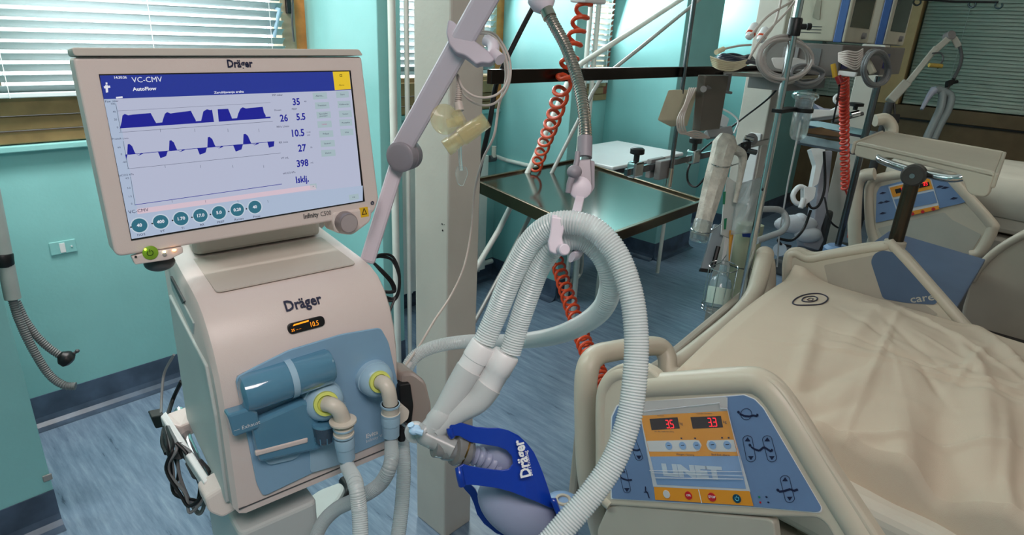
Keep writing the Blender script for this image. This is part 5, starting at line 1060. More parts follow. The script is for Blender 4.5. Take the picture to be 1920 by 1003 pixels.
# second ventilator trolley behind (white frame and arm rest)
tv = thing('far_ventilator_stand', 'white and lilac-grey stand of the far ventilator behind the chrome pole', 'stand', D(1535, 470, 4.6))
mm = M(); mm.prism([D(x, y, 4.6) for x, y in rnd2([(1540, 282), (1562, 282), (1550, 400), (1540, 430), (1546, 450), (1536, 470), (1508, 462), (1506, 448), (1524, 430), (1532, 360)], 4)], _f*.12); mm.build('stand_column', mat('stand_lilac', (150, 150, 160), .4), tv, bevel=.01)
mm = M(); mm.prism([D(x, y, 4.5) for x, y in rnd2([(1520, 278), (1548, 278), (1544, 300), (1534, 345), (1522, 352), (1530, 310)], 3)], _f*.06); mm.build('upper_bracket', TAPE, tv, bevel=.006)
mm = M(); c = D(1530, 455, 4.75); mm.box((c.x-.25, c.y-.2, 0), (c.x+.25, c.y+.2, .12)); mm.box((c.x-.06, c.y-.06, .1), (c.x+.06, c.y+.06, .5)); mm.build('wheeled_base', DGREY, tv, bevel=.02)
mm = M(); mm.tube(spl([D(1519, 360, 4.4), D(1500, 350, 4.4), D(1487, 365, 4.4), D(1492, 380, 4.4), D(1510, 384, 4.4)], 6), .018, 10); mm.build('ring_handle', TAPE, tv)
mm = M(); mm.prism([D(x, y, 4.38) for x, y in rnd2([(1508, 350), (1531, 350), (1527, 372), (1508, 386)], 5)], _f*.06); mm.build('tap_body', TAPE, tv, bevel=.008)
mm = M(); mm.tube([D(1507, 372, 4.36), D(1501, 390, 4.36)], .018, 10); mm.build('spout', TAPE, tv)
mm = M(); mm.ell(D(1492, 420, 4.6), .16, .07, .05, (_r, _u, _f)); mm.ell(D(1500, 412, 4.6), .05, .05, .05); mm.ell(D(1515, 440, 4.6), .1, .06, .05, (_r, _u, _f)); mm.build('white_bag', mat('white_soft_plastic', (196, 200, 206), .5), tv)
pcyl(tv, 'caster', D(1462, 468, 4.3), D(1470, 470, 4.4), .045, .045, mat('caster_pale', (150, 160, 172), .4))
cabl([D(1545, 284, 4.4), D(1547, 330, 4.4), D(1545, 360, 4.4), D(1535, 385, 4.4), D(1522, 390, 4.4), D(1514, 378, 4.4)], .009, 8, 6).build('black_tube', BLACKR, tv)
cabl([D(1520, 395, 4.4), D(1506, 430, 4.3), D(1485, 450, 4.3), D(1460, 448, 4.3), D(1465, 458, 4.3), D(1483, 462, 4.3)], .010, 8, 6).build('black_hose', BLACKR, tv)
cabl([D(1546, 370, 4.35), D(1555, 410, 4.3), D(1568, 425, 4.3), D(1580, 428, 4.3)], .006, 8, 6).build('thin_lead', BLACKR, tv)
o = cabl([D(1426, 392, 2.36), D(1462, 394, 2.45), D(1475, 412, 2.45), D(1468, 432, 2.45), D(1445, 442, 2.44), D(1418, 452, 2.40)], .0125, 8, 10).build('pale_handle', mat('pale_tube_grey', (160, 166, 168), .4)); tag(o, 'pale curved tube handle just right of the chrome pole above the bed corner', 'handle')
# distant ventilator arm against the blind
fa = thing('far_support_arm', 'distant white support arm with drooping hoses in front of the grey-green blind', 'arm', D(1660, 200, 4.8))
ARMW = mat('far_arm_white', (176, 174, 164), .4)
q = 4.8
mm = M(); c = D(1668, 192, q); mm.cyl((c.x, c.y, 0), c, .03); mm.cyl((c.x, c.y, 0), (c.x, c.y, .06), .22); mm.build('floor_post', DGREY, fa)
bar(fa, 'lower_arm', D(1668, 190, q), D(1700, 155, q), .035, .03, ARMW, .01)
bar(fa, 'middle_arm', D(1700, 158, q), D(1755, 90, q), .022, .02, ARMW, .008)
bar(fa, 'upper_arm', D(1745, 102, q), D(1783, 68, q), .024, .02, ARMW, .008)
mm = M(); c = D(1785, 65, q-.03); mm.lathe(c, _f, [(0, .03), (.004, .034), (.06, .034)], 24); mm.build('hinge', mat('hinge_grey', (130, 124, 124), .4), fa)
bar(fa, 'arm_tip', D(1788, 70, q), D(1798, 88, q), .022, .018, ARMW, .008)
tubes(fa, 'gooseneck', spl([D(1799, 86, q), D(1803, 105, q), D(1799, 125, q), D(1788, 148, q)], 6), .012, DGREY)
mm = M(); mm.prism([D(x, y, q-.02) for x, y in rnd2([(1779, 150), (1792, 148), (1786, 160), (1778, 162)], 2)], _f*.04); mm.cyl(D(1785, 155, q), D(1795, 153, q), .012); mm.build('tube_clamp', BLACK, fa)
tubes(fa, 'stem', [D(1781, 160, q), D(1772, 172, q)], .008, DGREY)
mm = M(); mm.tube(spl([D(1752, 168, q), D(1742, 180, q), D(1728, 205, q)], 5), lambda i, t: .030-.018*t, 12); mm.build('mask', mat('mask_pale_lilac', (160, 166, 184), .3), fa)
tubes(fa, 'grey_hose', spl([D(1752, 168, q), D(1766, 172, q), D(1764, 200, q), D(1750, 232, q), D(1736, 262, q)], 6), .028, mat('far_hose', (138, 148, 150), .4))
tubes(fa, 'grey_hose', spl([D(1766, 170, q), D(1782, 180, q), D(1778, 205, q), D(1762, 235, q), D(1750, 262, q)], 6), .028, MATS['far_hose'])
mm = M(); mm.tube(spl([D(1748, 100, q-.05), D(1764, 100, q-.05), D(1768, 112, q-.05), D(1758, 128, q-.05)], 5), .006, 7); mm.build('cable_loop', DGREY, fa)
mm = M(); mm.tube([D(1742, 122, q-.06), D(1766, 124, q-.06)], .016, 10); mm.build('amber_sensor', mat('far_amber', (176, 150, 72), .4), fa)
mm = M(); mm.prism([D(x, y, 4.76) for x, y in rnd2([(1668, 214), (1688, 214), (1686, 230), (1674, 234), (1668, 228)], 2)], _f*.04); mm.tube([D(1676, 182, 4.79), D(1678, 216, 4.78)], .008, 6); tag(mm.build('black_plug', BLACK), 'black square plug hanging at the foot of the distant support arm', 'plug')
mm = M(); mm.tube(spl([D(1640, 226, 4.2), D(1660, 224, 4.2), D(1672, 240, 4.2), D(1668, 262, 4.2)], 6), .04, 12); tag(mm.build('curved_arm_base', BEDC), 'cream curved arm base behind the left end of the overbed tray', 'stand')

# ================================================================== BEDS
TIL = math.radians(10)
BD = thing('hospital_bed', 'near cream hospital bed with control panel, red digits and sheet-covered mattress', 'bed', V((1.72, -.3, 0)))
u_el = math.radians(27)
u0 = V((0, -math.cos(u_el), math.sin(u_el))); nrm = V((-math.cos(TIL), 0, math.sin(TIL)))
o0 = PX(1310, 840, 1.1)
BP = Fr(o0, u0, nrm.cross(u0))
if BP.n.dot(nrm) < 0: BP = Fr(o0, u0, -nrm.cross(u0))
def z6(x, y): return (1130+x/4.012, 720+y/4.012)
def z7(x, y): return (1060+x/2.619, 620+y/2.619)
def R7(x, y, c=0): return BP(*BP.ab(*z7(x, y), c), c)
rail_o = [(180, 870), (158, 760), (152, 300), (185, 212), (240, 172), (300, 155), (372, 165), (430, 195), (470, 240), (930, 207), (1015, 235), (1085, 310), (1290, 640), (1600, 1110), (1360, 1110), (1262, 925), (1000, 918), (225, 862)]
ab = rnd2([BP.ab(*z7(x, y)) for x, y in rail_o], .02, 5)
mm = M(); mm.prism([BP(a, b, -.034) for a, b in ab], BP.n*.034); near_rail = mm.build('side_rail', BEDC, BD, bevel=.011, seg=4)
# raised rim that runs round the outline
rim = [(235, 850), (196, 790), (192, 560), (194, 330), (222, 250), (270, 212), (330, 205)]
mm = M(); mm.tube(spl([R7(x, y, -.016) for x, y in rim], 6), .021, 14); mm.build('rim', BEDC, near_rail)
rim = [(333, 283), (425, 273), (640, 259), (896, 246), (974, 265), (1040, 326), (1128, 456), (1256, 668), (1392, 886), (1524, 1098)]
mm = M(); mm.tube(spl([R7(x, y, -.020) for x, y in rim], 6), .029, 20); mm.build('rim', BEDC, near_rail)
# control panel sheet
pn = [(60, 545), (72, 250), (112, 165), (160, 148), (280, 140), (940, 95), (1060, 85), (1140, 118), (1205, 185), (1640, 925), (1636, 958), (1600, 962), (1130, 922), (70, 860)]
def R6(x, y, c=0): return BP(*BP.ab(*z6(x, y), c), c)
def poly6(l, c, name, mt, parent, r=0, th_=.0):
    q = rnd2([BP.ab(*z6(x, y), c) for x, y in l], r, 5) if r else [BP.ab(*z6(x, y), c) for x, y in l]
    mm = M()
    if th_: mm.prism([BP(a, b, c-th_) for a, b in q], BP.n*th_)
    else: mm.add([BP(a, b, c) for a, b in q], [tuple(range(len(q)))], False)
    return mm.build(name, mt, parent)
big = [((x-820)*1.012+820, (y-530)*1.018+530) for x, y in pn]
poly6(big, .0012, 'panel_border', PRW, near_rail, .004, .002)
cp = poly6(pn, .0032, 'control_panel', BEDB, BD, .004, .003)
poly6([(275, 205), (940, 100), (940, 205), (1112, 812), (380, 772)], .0040, 'panel_frame', mat('panel_pale_grey', (198, 202, 208), .4), cp)
poly6([(290, 130), (930, 96), (940, 200), (285, 235)], .0044, 'cover_hinge', mat('hinge_pale', (190, 186, 184), .35), cp)
poly6([(285, 238), (942, 202), (1030, 540), (355, 545)], .0046, 'orange_field', ORNG, cp)
poly6([(358, 545), (1030, 542), (1078, 788), (408, 756)], .0046, 'blue_field', mat('panel_blue_light', (128, 160, 202), .4), cp)
poly6([(385, 774), (1105, 806), (1135, 918), (395, 870)], .0046, 'orange_keys_field', ORNG, cp)
poly6([(718, 793), (724, 793), (748, 896), (742, 896)], .0050, 'divider', PRW, cp)
poly6([(330, 428), (690, 420), (725, 424), (745, 460), (728, 500), (700, 508), (350, 508)], .0050, 'key_strip', mat('key_strip_pale', (206, 206, 206), .45), cp, .002)
poly6([(790, 424), (985, 418), (1008, 510), (830, 508), (795, 492), (779, 455)], .0050, 'key_strip', MATS['key_strip_pale'], cp, .002)
KB = mat('key_blue', (128, 164, 206), .45)
for x, y in ((498, 464), (602, 463), (708, 462), (826, 459), (938, 458)):
    mm = M(); mm.lathe(R6(x, y, .0050), BP.n, [(0, .0085), (.0012, .0082)], 22); k_ = mm.build('round_key', KB, cp)
    mm = M(); c = R6(x, y, .0064); mm.add([c+BP.u*a*.004+BP.v*b*.004 for a, b in ((-1, .3), (1, .5), (1, .1), (-1, -.1))], [(0, 1, 2, 3)], False); mm.build('key_symbol', NAVY, k_)
LED = emat('red_led', (255, 26, 40), 1.8); DISP = mat('led_window', (34, 8, 14), .2, noise=0)
SEGS = {'3': 'abgcd', '5': 'afgcd'}
def digit(mm, ch, x, y, w_, h_, c):
    P = {'a': (0, 1, 1, 1), 'g': (0, .5, 1, .5), 'd': (0, 0, 1, 0), 'f': (0, .5, 0, 1), 'b': (1, .5, 1, 1), 'c': (1, 0, 1, .5), 'e': (0, 0, 0, .5)}
    for s_ in SEGS[ch]:
        x0, y0, x1, y1 = P[s_]; a = BP(x+x0*w_, y+y0*h_, c); b = BP(x+x1*w_, y+y1*h_, c); d = (b-a).normalized(); n = BP.n.cross(d)*.0007
        a2 = a+d*.0004; b2 = b-d*.0004; mm.add([a2-n, b2-n, b2+n, a2+n], [(0, 1, 2, 3)], False)
for wn, d1, d2, px1 in (([(352, 262), (562, 250), (580, 334), (368, 346)], '3', '5', (482, 330)), ([(660, 249), (888, 240), (905, 326), (678, 336)], '3', '3', (800, 318))):
    wd_ = poly6(wn, .0052, 'led_display', DISP, cp, 0, .0006)
    a, b = BP.ab(*z6(px1[0], px1[1]), .006); mm = M(); digit(mm, d1, a, b, .0068, .0165, .0060); digit(mm, d2, a+.0115, b+.0004, .0068, .0165, .0060); mm.disc(BP(a+.0092, b-.0004, .006), BP.u, BP.v, .0011, n=8); mm.build('led_digits', LED, wd_)
def t6(s_, x, y, h_, mt, name, c=.0056, ha='LEFT', sx=1, bold=0):
    mm = M(); mm.text(s_, R6(x, y, c), BP.u, BP.v, h_, ha, sx, bold); mm.build(name, mt, cp)
t6('kg', 578, 296, .0085, NAVY, 'unit_text'); t6('kg', 905, 284, .0085, NAVY, 'unit_text')
t6('Hmotnost', 410, 238, .0042, NAVY, 'caption'); t6('Odchylka / Deviation', 706, 222, .0042, NAVY, 'caption'); t6('min. váha / weight max. 250 kg', 390, 356, .0040, NAVY, 'caption')
t6('Weight / Setting', 552, 528, .0052, NAVY, 'caption', sx=1.3); t6('Bed Exit Alarm', 818, 530, .0052, NAVY, 'caption', sx=1.3)
for x, y in ((592, 408), (695, 408), (898, 404), (948, 404)): 
    mm = M(); c = R6(x, y, .0056); mm.add([c+BP.u*a*.002+BP.v*b*.0016 for a, b in ((-1, -1), (1, -1), (1, 1), (-1, 1))], [(0, 1, 2, 3)], False); mm.build('small_mark', NAVY, cp)
t6('LINET', 448, 648, .034, mat('linet_print', (190, 202, 214), .45, noise=0), 'lettering', .0052, sx=1.62, bold=.0022)
# clear hinged cover edge across the panel
mm = M(); mm.tube([R6(352, 652, .012), R6(1056, 660, .012)], .0007, 6); mm.tube([R6(372, 668, .012), R6(1058, 692, .012)], .0007, 6); mm.tube([R6(395, 706, .012), R6(1056, 716, .012)], .001, 6); mm.tube([R6(285, 238, .010), R6(372, 668, .012)], .0008, 6); mm.tube([R6(938, 186, .010), R6(1058, 692, .012)], .0008, 6); mm.tube([R6(290, 208, .009), R6(880, 142, .009), R6(885, 182, .009), R6(938, 186, .010)], .0012, 6); mm.build('clear_cover_edge', mat('acrylic_edge', (214, 216, 222), .1, alpha=.6, noise=0), BD)
cv_ = [(288, 236), (940, 202), (1058, 712), (396, 706)]
mm = M(); mm.add([R6(x, y, .011) for x, y in cv_], [(0, 1, 2, 3)], False); mm.build('clear_cover', mat('clear_acrylic', (255, 255, 255), .05, alpha=.06, noise=0, spec=.8), BD)
# keys at the bottom
for x, y, mt, r_ in ((481, 828, MATS['key_strip_pale'], .0088), (646, 838, RED, .0088), (822, 850, RED, .0092), (1010, 861, TEALB, .0090)):
    mm = M(); mm.lathe(R6(x, y, .0046), BP.n, [(0, r_), (.0014, r_*.96)], 26); mm.build('function_key', mt, cp)
t6('CPR', 646, 838, .0058, PRW, 'key_text', .0062, 'CENTER', 1, .0002); t6('STOP', 822, 850, .0068, PRW, 'key_text', .0062, 'CENTER', 1, .0002)
mm = M(); c = BP.ab(*z6(1010, 861), .0062); mm.tube([BP(c[0]+math.cos(math.radians(a))*.0040, c[1]-.0003+math.sin(math.radians(a))*.0040, .0064) for a in range(125, 416, 15)], .0006, 6); mm.tube([BP(c[0], c[1]+.001, .0064), BP(c[0], c[1]+.0052, .0064)], .0006, 6); mm.build('power_symbol', mat('cyan_print', (110, 200, 226), .4, noise=0), cp)
# person pictograms, arrow keys
def limb(mm, pts, wd_, c=.0042):
    for (x0, y0), (x1, y1) in zip(pts, pts[1:]):
        a, b = R6(x0, y0, c), R6(x1, y1, c); d = (b-a).normalized(); n = BP.n.cross(d)*wd_*.5; mm.add([a-n, b-n, b+n, a+n], [(0, 1, 2, 3)], False)
def figure(x, y, s_=1.0, legs=((60, 35), (100, 12), (155, 30), (162, 12)), head=(0, 0)):
    mm = M(); mm.disc(R6(x, y, .0042), BP.u, BP.v, .0030*s_, n=14); limb(mm, [(x+8, y+12)]+[(x+a*s_, y+b*s_) for a, b in legs], .0040*s_); mm.build('pictogram', NAVY, cp)
def arrows(x, y0, y1, sk=25, w_=36):     # oblong ring with an up and a down triangle
    pts = []
    top_, bot = (x, y0), (x+sk, y1)
    for k in range(13): a = math.pi+math.pi*k/12; pts.append((top_[0]+w_*math.cos(a), top_[1]+w_*.9*math.sin(a)))
    for k in range(13): a = math.pi*k/12; pts.append((bot[0]+w_*math.cos(a), bot[1]+w_*.9*math.sin(a)))
    mm = M(); mm.tube([R6(px, py, .0040) for px, py in pts], .0005, 5, closed=True); kx = mm.build('arrow_key', NAVY, cp)
    mm = M(); 
    for (cx_, cy_, s_) in ((x, y0, -1), (x+sk, y1, 1)): mm.add([R6(cx_-21, cy_-s_*10, .0044), R6(cx_+21, cy_-s_*10, .0044), R6(cx_, cy_+s_*20, .0044)], [(0, 1, 2)], False)
    mm.build('arrows', NAVY, kx)
mm = M(); mm.tube([R6(1080+42*math.cos(a), 226+42*math.sin(a), .0040) for a in [i*math.pi/12 for i in range(24)]], .0005, 5, closed=True); mm.build('lamp_key', NAVY, cp)
figure(1022, 212, 1, ((45, 28), (85, 32), (110, 24), (142, 30), (142, 12)))
arrows(1090, 420, 552); arrows(1238, 420, 552, 35); figure(1108, 460, 1, ((30, 28), (70, 42), (105, 14), (160, 48), (168, 30)))
arrows(1372, 720, 858, 35); figure(1318, 798, 1, ((50, 6), (95, -8), (120, 6), (150, -6)))
arrows(225, 430, 548, 48, 28); figure(200, 470, 1, ((20, 22), (60, 30), (82, 20)))
arrows(150, 655, 792, 32, 28); figure(130, 690, 1, ((20, 22), (60, 34), (90, 30)))
figure(455, 800, .8, ((30, 30), (50, 55), (78, 72)))
mm = M(); limb(mm, [(322, 770), (322, 805), (338, 820), (350, 858)], .003); limb(mm, [(310, 812), (340, 815)], .002); mm.build('pictogram', NAVY, cp)
mm = M(); mm.tube([R6(120+22*math.cos(a), 262+32*math.sin(a), .0040) for a in [i*math.pi/10 for i in range(20)]], .0005, 5, closed=True); mm.disc(R6(124, 262, .0042), BP.u, BP.v, .003, n=12); mm.build('lamp_key', NAVY, cp)
for x, y, mt in ((1178, 850, GREEN), (1186, 890, RED)): mm = M(); mm.disc(R6(x, y, .0044), BP.u, BP.v, .0022, n=10); mm.build('status_mark', mt, cp)
for x, y in ((1232, 850), (1246, 890)): mm = M(); mm.disc(R6(x, y, .0044), BP.u, BP.v, .003, .002, n=4); mm.build('status_mark', NAVY, cp)
# lower grey shell of the rail
lo = [(200, 870), (260, 858), (990, 925), (1020, 945), (1040, 1120), (150, 1120), (150, 980)]
mm = M(); mm.prism([BP(a, b, -.03) for a, b in rnd2([BP.ab(*z7(x, y)) for x, y in lo], .012)], BP.n*.026); mm.build('lower_shell', BEDG, BD, bevel=.008, seg=3)
# end board: two rounded beams and low panel
q = 1.66
eb = [(1130, 1010, 1.75), (1104, 900, 1.7), (1098, 780, 1.66), (1100, 700, 1.64), (1116, 668, 1.66), (1150, 658, 1.70), (1200, 650, 1.76), (1236, 650, 1.80), (1250, 668, 1.80), (1256, 700, 1.78), (1290, 712, 1.76)]
mm = M(); mm.tube(spl([D(*p) for p in eb], 7), .032, 16, flat=.85); end_b = mm.build('end_board', BEDC, BD)
mm = M(); mm.tube(spl([D(1258, 690, 1.80), D(1290, 668, 1.86), D(1340, 628, 1.96), D(1386, 588, 2.08), D(1412, 555, 2.16), D(1424, 520, 2.22), D(1434, 480, 2.28)], 7), lambda i, t: .027+.004*t, 16); mm.tube(spl([D(1434, 478, 2.28), D(1440, 500, 2.30), D(1440, 545, 2.34), D(1430, 600, 2.36)], 6), .026, 14); mm.ell(D(1434, 477, 2.28), .032, .032, .030); mm.build('end_board_beam', BEDC, BD)
mm = M(); a = D(1256, 695, 1.86); mm.prism([PY(1104, 700, .82)-UZ*.12, PY(1104, 700, .82)-UZ*.5, V((2.28, .84, .32)), V((2.28, .84, .74)), V((1.7, .84, .66))], V((0, .03, 0))); mm.build('end_board_panel', BEDI, BD, bevel=.008)
mm = M(); mm.lathe(D(1278, 650, 1.80), V((0, 0, -1)), [(0, .03), (.05, .045), (.12, .055), (.2, .06)], 18); 
# far side rail of the near bed
FX = 2.28
BQ = Fr(V((FX, .4, .95)), u0, nrm.cross(u0) if True else None)
BQ = Fr(V((FX, .4, .95)), u0, BP.v)
def RQ(x, y, c=0): return BQ.ab(x, y, c)
fo = [(1466, 640), (1464, 500), (1468, 474), (1482, 463), (1500, 464), (1520, 474), (1560, 467), (1620, 455), (1662, 451), (1682, 459), (1700, 474), (1830, 622), (1870, 680), (1800, 720), (1500, 700)]
mm = M(); mm.prism([BQ(a, b, -.035) for a, b in rnd2([RQ(x, y) for x, y in fo], .02)], BQ.n*.035); fr2 = mm.build('far_side_rail', BEDC, BD, bevel=.011, seg=4)
mm = M(); mm.prism([BQ(a, b, .0005) for a, b in rnd2([RQ(x, y) for x, y in [(1545, 497), (1610, 484), (1640, 478), (1700, 545), (1760, 590), (1720, 600), (1560, 560)]], .008)], BQ.n*.001); mm.build('inset', BEDI, fr2)
bl2 = [(1633, 490), (1640, 475), (1656, 469), (1680, 474), (1760, 562), (1754, 571), (1700, 568), (1656, 560)]
mm = M(); mm.prism([BQ(a, b, .002) for a, b in rnd2([RQ(x, y) for x, y in bl2], .012)], BQ.n*.001); bpn = mm.build('blue_field', BEDB2, fr2)
mm = M(); q = BQ(*RQ(1705, 563), .0036); mm.text('care', BQ(*BQ.ab(1706, 562, .0036), .0036), BQ.u, BQ.v, .034, sx=1.15, bold=.0004); mm.build('lettering', BEDG, bpn)
rm = [(1478, 560), (1478, 490), (1490, 476), (1515, 486), (1560, 478), (1655, 463), (1680, 470), (1840, 650)]
mm = M(); mm.tube(spl([BQ(*RQ(x, y), -.010) for x, y in rm], 6), .017, 12); mm.build('rim', BEDC, fr2)
# mattress platform and mattress below the sheet
mm = M(); mm.box((1.2, -1.6, .30), (2.16, .70, .62)); mm.build('bed_base', BEDG, BD, bevel=.02)
mm = M(); mm.box((1.25, -1.6, .64), (2.16, .66, .79)); mm.build('mattress', SHEETW, BD, bevel=.03, seg=4)
for x in (1.35, 2.05): mm = M(); mm.box((x-.05, .2, .0), (x+.05, .3, .32)); mm.build('leg', BEDG, BD)
# cream sheet with pillow shape below it
rg = random.Random(11)
def ridge(x, y, px, py, ang, w_, L_, h_):
    dx, dy = x-px, y-py; c, s_ = math.cos(ang), math.sin(ang); a = dx*c+dy*s_; b = -dx*s_+dy*c
    return h_*math.exp(-(b/w_)**2)*math.exp(-(a/L_)**2)
RID = [(rg.uniform(1.3, 2.1), rg.uniform(-.9, .4), rg.uniform(0, 3.14), rg.uniform(.008, .03), rg.uniform(.08, .3), rg.uniform(-.010, .014)) for _ in range(90)]
RID += [(1.72, .12, 1.9, .006, .5, .007), (1.45, -.3, 2.2, .03, .35, .022), (1.62, -.35, 1.2, .05, .3, .03), (1.35, .0, 2.5, .05, .2, -.02), (1.9, -.2, 2.4, .04, .3, .016), (1.28, -.45, 1.9, .02, .4, .016), (1.75, .25, 0.35, .004, .5, .003), (1.55, -.55, 1.5, .03, .25, .02)]
def cr(x0, y0, x1, y1, w_, h_):
    a, b = PZ(x0, y0, .89), PZ(x1, y1, .89); d = b-a; RID.append(((a.x+b.x)/2, (a.y+b.y)/2, math.atan2(d.y, d.x), w_, d.length*.5, h_))
for q_ in ((1700, 555, 1575, 835, .007, .006), (1560, 850, 1690, 1000, .010, .012), (1545, 880, 1640, 1000, .010, .010), (1790, 640, 1860, 760, .012, .010), (1715, 640, 1800, 690, .008, .005), (1740, 705, 1800, 700, .006, .006), (1720, 700, 1765, 760, .010, -.008), (1690, 800, 1715, 1000, .03, .022), (1760, 760, 1790, 1000, .035, -.022), (1830, 700, 1870, 960, .03, .020), (1500, 640, 1640, 690, .03, .008), (1560, 545, 1730, 640, .05, .012), (1480, 780, 1600, 760, .02, -.010), (1620, 940, 1740, 1003, .008, .009), (1800, 580, 1900, 680, .02, .010), (1880, 780, 1900, 1000, .012, .014), (1640, 600, 1780, 720, .012, -.006)): cr(*q_)
c0, c1, c2_, c3_ = PZ(1268, 692, .865), PZ(1492, 505, .88), None, None
def sheetp(u, v):
    # u: near side 0 -> far side 1 ; v: end 0 -> head 1
    A = c0.lerp(c1, u); 
    x = A.x*(1-v)+(1.20+u*1.02)*v; x = A.x + ((1.20+u*1.0)-A.x)*min(1, v*1.6)
    y = A.y - v*2.1
    z = .87 + .02*math.sin(math.pi*u)*math.exp(-((v-.17)/.16)**2)+.03*math.sin(math.pi*min(1, u*1.02))*math.exp(-((v-.2)/.3)**2)
    z += sum(ridge(x, y, *r_) for r_ in RID)*min(1, v*8+.1)
    e = max(0, u-.97)/.03; z -= .10*e*e; e = max(0, .04-u)/.04; z -= .26*e*min(1, v*6); x += .0*e
    e = max(0, .02-v)/.02; z -= .012*e
    # turned-up corner at the far end
    z += .045*math.exp(-((u-.98)/.06)**2-((v-.0)/.035)**2)
    return V((x, y, z))
mm = M(); mm.grid(sheetp, 200, 300); sheet = mm.build('bed_sheet', SHEET, solid=.003, sub=0, angle=180)
tag(sheet, 'rumpled cream sheet with a round laundry stamp spread over the near bed', 'sheet')
# the laundry stamp
def on_sheet(px, py):
    d = ray(px, py); best = None
    p = PZ(px, py, .88)
    for _ in range(6):
        u = 0.0
        # find matching (u, v)
        A0 = sheetp(0, .0); v = max(0, (c0.lerp(c1, .9).y-p.y)/2.1); 
        for __ in range(3):
            A = c0.x+(c1.x-c0.x)*0; 
            w_ = min(1, v*1.6); lo_, hi_ = c0.x+(1.20-c0.x)*w_, c1.x+(2.20-c1.x)*w_; u = (p.x-lo_)/(hi_-lo_); v = max(0, (c0.lerp(c1, u).y-p.y)/2.1)
        z = sheetp(u, v).z; p = PZ(px, py, z+.0028)
    return p
ST = mat('stamp_ink', (58, 58, 72), .8, noise=0)
def z2(x, y): return (1220+x/2.508, 220+y/2.508)
mm = M()
for pts, r_ in (([(668, 870), (690, 848), (735, 832), (790, 829), (828, 842), (830, 860), (800, 878), (740, 883), (685, 882)], .0024), ([(712, 862), (725, 846), (765, 842), (784, 850), (775, 862), (740, 868)], .0022)):
    mm.tube(spl([on_sheet(*z2(x, y)) for x, y in pts], 5, True), r_, 6, closed=True)
mm.build('laundry_stamp', ST, sheet)
mm = M(); q = on_sheet(*z2(745, 856)); mm.tube([on_sheet(*z2(x, y)) for x, y in ((735, 858), (748, 850), (765, 852), (760, 860), (740, 861))], .0012, 5); mm.build('stamp_centre', ST, sheet)
# blue bumper roller at the bed corner
br = thing('bumper_roller', 'light blue round corner bumper with a white hub beside the blue test lung', 'bumper', D(1058, 990, 1.62))
a = D(1056, 938, 1.62)
mm = M(); mm.lathe(a, UZ, [(-.12, .046), (-.03, .050), (-.008, .046), (.0, .034), (.0005, .018)], 30); mm.build('roller', mat('roller_blue', (118, 146, 182), .4), br)
mm = M(); mm.lathe(a, UZ, [(.0, .022), (.004, .021), (.0042, .014), (-.006, .012)], 24); mm.build('hub_ring', BEDI, br)

# ---- overbed tray on its post
ot = thing('overbed_tray', 'cream tray with chrome hand rail on a dark post above the far bed rail', 'tray', V((2.42, .43, 1.02)))
tz_ = 1.30
o1, o2, o3, o4 = PZ(1598, 266, tz_), PZ(1672, 247, tz_), PZ(1880, 292, tz_), PZ(1828, 350, tz_)
pl_ = [o1, PZ(1610, 286, tz_), PZ(1632, 280, tz_), PZ(1655, 288, tz_), PZ(1808, 318, tz_), o4, o3, o2]
low_ = [PZ(*p, tz_-.0) for p in ((1598, 262), (1672, 245), (1880, 290), (1870, 330), (1830, 345), (1620, 285))]
mm = M(); a0, a1, a2, a3 = PZ(1604, 274, tz_), PZ(1656, 252, tz_), PZ(1878, 292, tz_), PZ(1862, 334, tz_)
mm.prism([a0, a3, a2, a1], (0, 0, .012)); mm.build('tray_floor', BEDC, ot, bevel=.004)
for p_, q_, nm in ((a0, a1, 's'), (a1, a2, 's'), (a2, a3, 's')):
    d = (q_-p_).normalized(); n = d.cross(UZ)*.012; mm = M(); mm.hexa([p_-UZ*.03, q_-UZ*.03, q_-UZ*.03-n, p_-UZ*.03-n, p_+UZ*.016, q_+UZ*.016, q_+UZ*.016-n, p_+UZ*.016-n]); mm.build('tray_edge', BEDC, ot, bevel=.005)
mm = M(); d = (a3-a0); n = d.normalized().cross(UZ)*.012
f_ = Fr(a0, d, UZ); L = d.length
ap = [(0, .02), (L, .02), (L, -.06), (L-.06, -.065), (L-.085, -.03), (L-.11, -.012), (.17, -.012), (.13, -.015), (.10, -.035), (.0, -.035)]
mm.prism([f_(a, b, 0) for a, b in rnd2(ap, .02)], f_.n*-.012); mm.build('front_apron', BEDC, ot, bevel=.004)
mm = M(); mm.tube(spl([f_(.10, -.012, -.02), f_(.13, -.026, .004), f_(L*.5, -.034, .008), f_(L-.13, -.030, .006), f_(L-.09, -.014, -.02)], 8), .013, 14); mm.build('hand_rail', CHROME, ot)
pt, pb = PX(1714, 328, 2.42), PX(1681, 456, 2.42)
mm = M(); mm.cyl((2.42, pt.y, pb.z), (2.42, pt.y, pt.z), .0235, n=24); post = mm.build('post', mat('post_dark_bronze', (84, 74, 62), .25, metal=.8), ot)
mm = M(); c = V((2.42, pt.y, pt.z)); mm.lathe(c+V((.02, 0, 0)), V((-1, 0, 0)), [(0, .030), (.004, .036), (.040, .036), (.046, .03)], 26); mm.build('pivot', mat('pivot_dark_grey', (66, 64, 62), .4), ot)
mm = M(); mm.lathe(c+V((-.026, 0, 0)), V((-1, 0, 0)), [(0, .009), (.003, .008)], 16); mm.build('pivot_cap', CHROME, ot)
mm = M(); mm.lathe((2.42, pt.y, pb.z-.012), UZ, [(0, .034), (.018, .034), (.022, .026)], 24); mm.build('socket_collar', BEDC, ot)
mm = M(); mm.cyl((2.42, pt.y, .1), (2.42, pt.y, pb.z-.012), .02); mm.build('lower_post', DGREY, ot)

